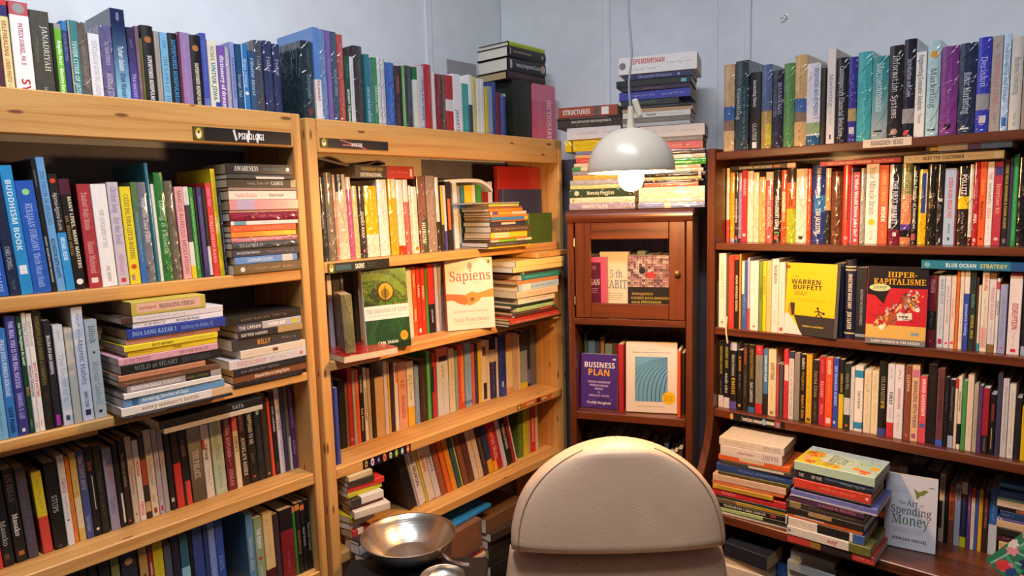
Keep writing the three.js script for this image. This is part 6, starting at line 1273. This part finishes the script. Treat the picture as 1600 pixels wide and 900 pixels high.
Object.entries(ART).forEach(([k, fn], i) => {
  const X = (i % 4) * 500 + 8, Y = Math.floor(i / 4) * 500;                    // cells of 448 x 490 in the sheet
  const c = canvas(AW, AH); fn(c.getContext('2d')); ag.drawImage(c, X, Y, AW, 490); const e = k === 'flowers' ? [176, 204, 184] : ag.getImageData(X + 4, Y + 245, 1, 1).data;
  ag.fillStyle = `rgb(${e[0]},${e[1]},${e[2]})`; ag.fillRect(X + AW + 4, Y, 30, 490);
  ARTUV[k] = { F: [(X + 1) / 2048, 1 - (Y + 489) / 2048, (X + AW - 1) / 2048, 1 - (Y + 1) / 2048], C: [(X + AW + 10) / 2048, 1 - (Y + 480) / 2048, (X + AW + 26) / 2048, 1 - (Y + 10) / 2048] };
});
const artTex = tex(artCanvas), ARTM = new THREE.MeshPhysicalMaterial({ map: artTex, roughness: .34, clearcoat: .35, clearcoatRoughness: .2 });
const LEAN_BACK = { dragons: 5, sapiens: 4, buffett: 4, hiper: 4, money: 6, plan: 6, wave: 5 };
for (const [k, x, y, z, yaw, w, h, th, label] of FACE_OUT) {
  const t = thing('book', label, 'book', [x, y + .0006 + th * Math.sin((LEAN_BACK[k] || 0) * Math.PI / 180), z]); const [cg, pg] = bookGeo(th, h, w, 'soft', ARTUV[k].C, ARTUV[k].C, ARTUV[k].F);
  // stand the front cover (local +x) outwards: spine at the left end of the line from x,z along yaw
  for (const g of [cg, pg]) g.translate(-th, 0, 0).rotateY(-Math.PI / 2).rotateX(-(LEAN_BACK[k] || 0) * Math.PI / 180);
  t.rotation.y = yaw * Math.PI / 180; mesh('cover', cg, ARTM, t); mesh('page_block', pg, PAGES[0], t);
}
// lying books whose front covers show: the flowery one on the right-hand pile, the glossy magazine by the frame edge
function lyingArt(k, name, label, p, turn, w, h, th, tilt = 0) {
  const t = thing(name, label, name === 'magazine' ? 'magazine' : 'book', p); const [cg, pg] = bookGeo(th, h, w, 'soft', ARTUV[k].C, ARTUV[k].C, ARTUV[k].F);
  for (const g of [cg, pg]) g.rotateZ(Math.PI / 2).translate(h, 0, 0);
  t.rotation.set(tilt, turn, 0, 'YXZ'); mesh('cover', cg, ARTM, t); mesh('page_block', pg, PAGES[3], t);
}
lyingArt('flowers', 'stacked_book', 'book with bright flower cover on top of right pile', [-.64, .7355, -1.93], -.02, .15, .209, .026);
{ const t = thing('magazine', 'glossy green magazine with red flowers leaning at right edge', 'magazine', [-.186, .606, -1.95], 0); t.rotation.set(-.05, -.12, .93, 'YXZ');
  const [cg, pg] = bookGeo(.005, .26, .21, 'soft', ARTUV.magazine.C, ARTUV.magazine.C, ARTUV.magazine.F);
  for (const g of [cg, pg]) g.translate(-.005, -.26, 0).rotateY(-Math.PI / 2); mesh('cover', cg, ARTM, t); mesh('page_block', pg, PAGES[3], t); }

// drooping thin white book over the small upright books
{ const t = thing('book', 'thin white booklet drooping over small books, upper shelf of middle pine bookcase', 'book');
  const s = new THREE.Shape(), L = .225, prof = (q) => .005 * Math.sin(q * 2.6) - .26 * Math.max(0, q - .66) ** 2;
  for (let i = 0; i <= 16; i++) s[i ? 'lineTo' : 'moveTo'](i / 16 * L, prof(i / 16)); for (let i = 16; i >= 0; i--) s.lineTo(i / 16 * L, prof(i / 16) + .011); s.closePath();
  const g = new THREE.ExtrudeGeometry(s, { depth: .14, bevelEnabled: false }).rotateY(Math.PI / 2).translate(-1.745, 1.577, -1.525);
  mesh('cover', g, new THREE.MeshStandardMaterial({ color: 0xe6e0da, roughness: .5 }), t); }
// curling dark plastic cover above the first books of the middle bookcase
{ const s = new THREE.Shape(), pf = [[0, .0], [.02, .012], [.07, .004], [.13, -.006], [.19, -.004], [.23, .008], [.26, .002]];
  s.moveTo(...pf[0]); s.splineThru(pf.slice(1).map((p) => new THREE.Vector2(...p))); s.lineTo(.26, -.004); s.splineThru(pf.slice(0, -1).reverse().map((p) => new THREE.Vector2(p[0], p[1] - .006)));
  const g = new THREE.ExtrudeGeometry(s, { depth: .15, bevelEnabled: false, curveSegments: 8 }).rotateY(Math.PI / 2).translate(-1.765, 1.634, -1.04);
  tag(mesh('document_cover', g, new THREE.MeshStandardMaterial({ color: 0x3a2420, roughness: .35 })), 'curling dark brown document cover lying over books under HUKUM rail', 'document'); }
// red wrapped book lying at the front of the second shelf, and the worn green book standing on it
{ const t = thing('book', 'red wrapped book lying fore edge out on second shelf of middle bookcase', 'book', [-1.50, 1.1006, -1.04], Math.PI / 2 - .12);
  const u = ARTUV.red; const [cg, pg] = bookGeo(.019, .165, .15, 'wrap', u.C, u.C, u.C);
  const wrapRed = new THREE.MeshPhysicalMaterial({ color: 0xc01c20, roughness: .14, bumpMap: crinkle, bumpScale: .004, clearcoat: .6, clearcoatRoughness: .1 });
  for (const g of [cg, pg]) g.rotateZ(Math.PI / 2).rotateY(Math.PI).translate(0, 0, -.15); mesh('cover', cg, wrapRed, t); mesh('page_block', pg, PAGES[1], t); }
{ const t = thing('book', 'worn olive green book standing on the red wrapped book', 'book', [-1.52, 1.1205, -1.06], Math.PI / 2 - .42);
  const u = ARTUV.green; const [cg, pg] = bookGeo(.028, .158, .1, 'wrap', u.C, u.C, u.C);
  for (const g of [cg, pg]) g.rotateZ(.03); mesh('cover', cg, new THREE.MeshPhysicalMaterial({ map: patchy([138, 132, 92], .5), roughness: .2, bumpMap: crinkle, bumpScale: .002 }), t); mesh('page_block', pg, PAGES[2], t); }

// books inside the cabinet and on its lower shelves
function cabinetBooks(list, y, where, z0) {
  let n = 0;
  for (const [u, w, h, col, z = z0] of list) {
    n++; const [x, zz] = DIM.C[1](u, -z), t = thing('book', `${colourName(col)} book, ${nth(n)} from left ${where}`, 'book', [x, y + .0004, zz], A, 'books in the corner cabinet');
    const k = col; const m = bookMats['plain' + k] ??= new THREE.MeshStandardMaterial({ color: '#' + col, roughness: .5 });
    const [cg, pg] = bookGeo(w, h, Math.min(.13, .236 + z), 'soft', [0, 0, 1, 1], [0, 0, 1, 1]); mesh('cover', cg, m, t); mesh('page_block', pg, PAGES[n % 4], t);
  }
}
cabinetBooks([[.005, .03, .246, '2c2c34'], [.037, .028, .25, '4c4a44'], [.067, .03, .244, '3c3c40'], [.099, .03, .254, '5c584c'], [.131, .028, .242, '2c2a30'], [.161, .026, .25, '8c8474'], [.19, .03, .262, '7c9088'], [.222, .022, .25, '84a094'], [.246, .024, .252, '5c3a34'], [.272, .022, .25, '6c3c34'], [.296, .026, .24, '8c7468'], [.324, .03, .236, '33302e']].map((b) => [b[0], b[1], b[2] - .04, b[3]]), 1.108, 'in back row behind cabinet glass', -.12);
cabinetBooks([[.0, .012, .262, '2f5044', -.10], [.014, .026, .235, '4a74a8', -.10], [.042, .016, .232, '33405c', -.10], [.06, .014, .25, '8a6848', -.10], [.077, .026, .225, '6c8898', -.10], [.105, .031, .226, '5c3020', -.10], [.352, .009, .215, '3c2418', -.05], [.3405, .0105, .228, 'dd5a22', -.02], [.1385, .017, .24, 'b02430', -.03]], .773, 'behind face-out books on open cabinet shelf', -.09);
cabinetBooks([[.0, .034, .22, '27303a'], [.036, .03, .23, '2f3a46'], [.068, .03, .225, '26323c'], [.10, .034, .235, '2c3844'], [.136, .026, .23, '34424e'], [.164, .03, .222, '28343e'], [.196, .032, .226, '303c48'], [.23, .026, .21, '2a3640'], [.258, .024, .2, 'b08a5c'], [.292, .014, .235, '3c5274', -.06], [.31, .016, .21, '8e3a26', -.03], [.328, .012, .22, '1f3a40', -.03], [.344, .014, .235, '4a3424', -.02]], .425, 'on bottom cabinet shelf behind chair', -.1);

// ---------- pendant lamp ----------
{ const t = thing('pendant_lamp', 'white metal dome pendant lamp with lit bulb hanging before the corner cabinet', 'lamp', LAMP_AT.toArray());
  const R = .123, H = .122, prof = [];
  for (let i = 0; i <= 18; i++) { const a = i / 18 * Math.PI / 2; prof.push(new THREE.Vector2(Math.max(.012, R * Math.cos(a) ** .92), H * Math.sin(a))); }
  const inner = prof.map((p) => new THREE.Vector2(Math.max(.010, p.x - .0022), p.y - .0018)).reverse();
  mesh('shade', new THREE.LatheGeometry([new THREE.Vector2(R - .0022, -.001), new THREE.Vector2(R, 0), ...prof.slice(1), ...inner], 64), WHITE_METAL, t);
  mesh('collar', new THREE.CylinderGeometry(.0075, .011, .062, 20).translate(0, H + .028, 0), WHITE_METAL, t);
  mesh('socket', new THREE.CylinderGeometry(.018, .02, .06, 20).translate(0, .075, 0), WHITE_METAL, t);
  const bulb = [[0, -.056], [.016, -.053], [.03, -.042], [.0365, -.024], [.0365, -.008], [.03, .012], [.018, .03], [.014, .048], [0, .048]].map((q) => new THREE.Vector2(...q));
  mesh('bulb', new THREE.LatheGeometry(bulb, 24), new THREE.MeshStandardMaterial({ color: 0xffffff, emissive: new THREE.Color().setRGB(1, .74, .42), emissiveIntensity: 14, roughness: .3 }), t);
  const l = new THREE.PointLight(LAMP_COLOR, LAMP_POWER, 0, 2); l.position.copy(LAMP_AT).add(V(0, -.012, 0)); l.castShadow = true; l.shadow.radius = 1.4; scene.add(l);
  mesh('cord', tube([[0, H + .05, 0], [-.004, H + .12, 0], [.004, H + .2, .002], [-.004, H + .32, 0], [-.005, .9, 0], [-.004, (CEILING_H - LAMP_AT.y) / .847 - .01, 0]], .0032, 60, 8), new THREE.MeshStandardMaterial({ color: 0x8a8f9c, roughness: .5 }), t);
  const clip = mesh('cord_clip', board(.017, .055, .014, .004).rotateZ(.34).translate(.019, H + .052, .004), WHITE_METAL, t);
  mesh('screw', new THREE.CylinderGeometry(.0022, .0022, .002, 8).rotateX(Math.PI / 2).translate(.025, H + .034, .012), STEEL, clip);
  t.rotation.y = .7;
  t.scale.setScalar(.847);
  mesh('ceiling_rose', new THREE.CylinderGeometry(.03, .04, .02, 24).translate(-.004, (CEILING_H - LAMP_AT.y) / .847 - .0105, 0), WHITE_METAL, t); }

// ---------- chair ----------
{ const yaw = .715, t = thing('chair', 'beige leather swivel chair with rounded headrest in the foreground', 'chair', [-.735, 0, -1.155], yaw);
  const leather = new THREE.MeshPhysicalMaterial({ map: patchy([226, 188, 157], .07), roughness: .42, bumpMap: tex(paint(512, 512, (x, y) => { const v = 128 + 90 * (noise(x / 4, y / 4, 128, 128) - .5) + 60 * (noise(x / 14, y / 14, 36, 36) - .5); return [v, v, v]; }), 6, 6, false), bumpScale: .0006, clearcoat: .15, clearcoatRoughness: .4 });
  const seam = new THREE.MeshStandardMaterial({ color: 0xa07c5c, roughness: .6 });
  // a stuffed panel: half width hw(q) and bulge, q = 0 bottom .. 1 top
  const sgn = (v, p) => Math.sign(v) * Math.abs(v) ** p;
  const panel = (H, hw, depth, front) => { const nu = 48, nv = 30, P = [], U = [], I = [];
    for (let j = 0; j <= nv; j++) for (let i = 0; i <= nu; i++) { const q = (1 - Math.cos(j / nv * Math.PI)) / 2, a = i / nu * 2 * Math.PI, cx = sgn(Math.cos(a), .62), cz = sgn(Math.sin(a), .5), w = hw(q), e = Math.min(1, (q * (1 - q) * 14) ** .5), x = cx * w, z = cz * depth * (.25 + .75 * e) * (cz > 0 ? .55 : 1) + front(x, q);
      P.push(x, q * H, -z); U.push(x + a * .02, q * H); }
    for (let j = 0; j < nv; j++) for (let i = 0; i < nu; i++) { const k = j * (nu + 1) + i; I.push(k, k + nu + 1, k + 1, k + 1, k + nu + 1, k + nu + 2); }
    const g = new THREE.BufferGeometry(); g.setAttribute('position', new THREE.Float32BufferAttribute(P, 3)); g.setAttribute('uv', new THREE.Float32BufferAttribute(U, 2)); g.setIndex(I); g.computeVertexNormals();
    // close the seam of the ring so that normals match across it
    const nn = g.attributes.normal; for (let j = 0; j <= nv; j++) { const a = j * (nu + 1), b = a + nu, v = V(nn.getX(a) + nn.getX(b), nn.getY(a) + nn.getY(b), nn.getZ(a) + nn.getZ(b)).normalize(); nn.setXYZ(a, v.x, v.y, v.z); nn.setXYZ(b, v.x, v.y, v.z); }
    return g; };
  const hwHead = (q) => .226 * Math.max(.0, 1 - q ** 2.35) ** .56 * (1 - .015 * (1 - q)) + .0005, wrap = (x) => -.35 * x * x;
  const head = new THREE.Group(); head.name = 'headrest'; t.add(head); head.position.set(0, .787, 0); head.rotation.x = -.10;
  mesh('headrest_cushion', panel(.232, hwHead, .06, (x, q) => -wrap(x) * 1 + .0), leather, head);
  const side = (s) => { const p = []; for (let i = 0; i <= 22; i++) { const q = .035 + i / 22 * .9, x = s * hwHead(q) * .93; p.push([x, q * .232, .675 * .06 * (.25 + .75 * Math.min(1, (q * (1 - q) * 14) ** .5)) + wrap(x) + .0004]); } return tube(p, .0016, 40, 6); };
  mesh('seam', side(-1), seam, head); mesh('seam', side(1), seam, head);
  const hwBack = (q) => .262 - .036 * q ** 1.6, back = new THREE.Group(); back.name = 'backrest'; t.add(back); back.position.set(0, .41, -.012); back.rotation.x = -.06;
  mesh('backrest_cushion', panel(.368, hwBack, .062, (x, q) => -wrap(x)), leather, back);
  for (const x of [-.088, .062]) { const p = []; for (let i = 0; i <= 10; i++) { const q = .1 + i / 10 * .86; p.push([x, q * .368, .062 * .25 + .062 * .75 * Math.min(1, (q * (1 - q) * 14) ** .5) + .0002 + wrap(x)]); } mesh('seam', tube(p, .0013, 20, 6), seam, back); }
  mesh('stud', new THREE.SphereGeometry(.007, 12, 8).translate(-.012, .372, .03), STEEL, back);
  const seat = new THREE.Group(); seat.name = 'seat'; t.add(seat); seat.position.set(0, .40, .06); seat.rotation.x = Math.PI / 2;
  mesh('seat_cushion', panel(.42, (q) => .26 - .03 * q, .06, () => 0), leather, seat);
  mesh('post', new THREE.CylinderGeometry(.03, .03, .3, 16).translate(0, .2, .22), BLACK, t);
  for (let k = 0; k < 5; k++) { const a = k * Math.PI * .4; mesh('leg', board(.3, .03, .045, .006).translate(.15, .075, 0).rotateY(a).translate(0, 0, .22), BLACK, t); mesh('castor', new THREE.CylinderGeometry(.028, .028, .03, 14).rotateX(Math.PI / 2).translate(.28, .028, 0).rotateY(a).translate(0, 0, .22), BLACK, t); }
}

// ---------- table with pan and pot ----------
{ const t = thing('side_table', 'low black table under the steel pan', 'table', [-1.25, 0, -1.03], .7);
  mesh('top', board(.36, .025, .22, .004).translate(0, .5775, 0), BLACK, t);
  for (const x of [-.155, .155]) for (const z of [-.085, .085]) mesh('leg', board(.03, .565, .03, .003).translate(x, .2825, z), BLACK, t);
  const pan = thing('pan', 'shallow stainless steel pan by the middle bookcase', 'pan', [-1.345, .5905, -1.10], .7);
  const pf = [[0, 0], [.062, 0], [.074, .003], [.1, .026], [.1165, .053], [.1225, .0615], [.1248, .063], [.1238, .0642], [.119, .0625], [.114, .053], [.0975, .028], [.072, .0055], [.06, .003], [0, .003]].map((q) => new THREE.Vector2(...q));
  mesh('bowl', new THREE.LatheGeometry(pf, 72), STEEL, pan);
  mesh('handle', tube([[.095, .035, .06], [.12, .03, .085], [.15, .036, .11], [.17, .038, .12]], .006, 20, 8), STEEL, pan);
  const pot = thing('pot', 'steel pot rim standing low in front of the pan', 'pot', [-1.165, .5905, -1.05], .2);
  const qf = [[0, 0], [.045, 0], [.05, .004], [.052, .03], [.0545, .032], [.052, .0335], [.0495, .031], [.0475, .006], [0, .003]].map((q) => new THREE.Vector2(...q));
  mesh('body', new THREE.LatheGeometry(qf, 48), STEEL, pot); }
// brown box among the magazines
{ const bx = tag(mesh('cardboard_box', board(.148, .098, .07, .003).rotateY(Math.PI / 2 + .04).translate(-1.57, .4145, -1.50), new THREE.MeshStandardMaterial({ map: patchy([132, 86, 58], .2), roughness: .8 })), 'small brown box on magazines right of the steel pan', 'box'); }
// ribbon bookmark hanging out of the red book
tag(mesh('ribbon_bookmark', tube([[-.911, 1.13, RZ - .006], [-.910, 1.094, RZ + .004], [-.907, 1.07, RZ + .006], [-.904, 1.045, RZ + .004]], .0028, 16, 5), new THREE.MeshStandardMaterial({ color: 0xd8c8a8, roughness: .8 })), 'cream ribbon bookmark hanging below second shelf of right bookcase', 'bookmark');

renderer.render(scene, camera);
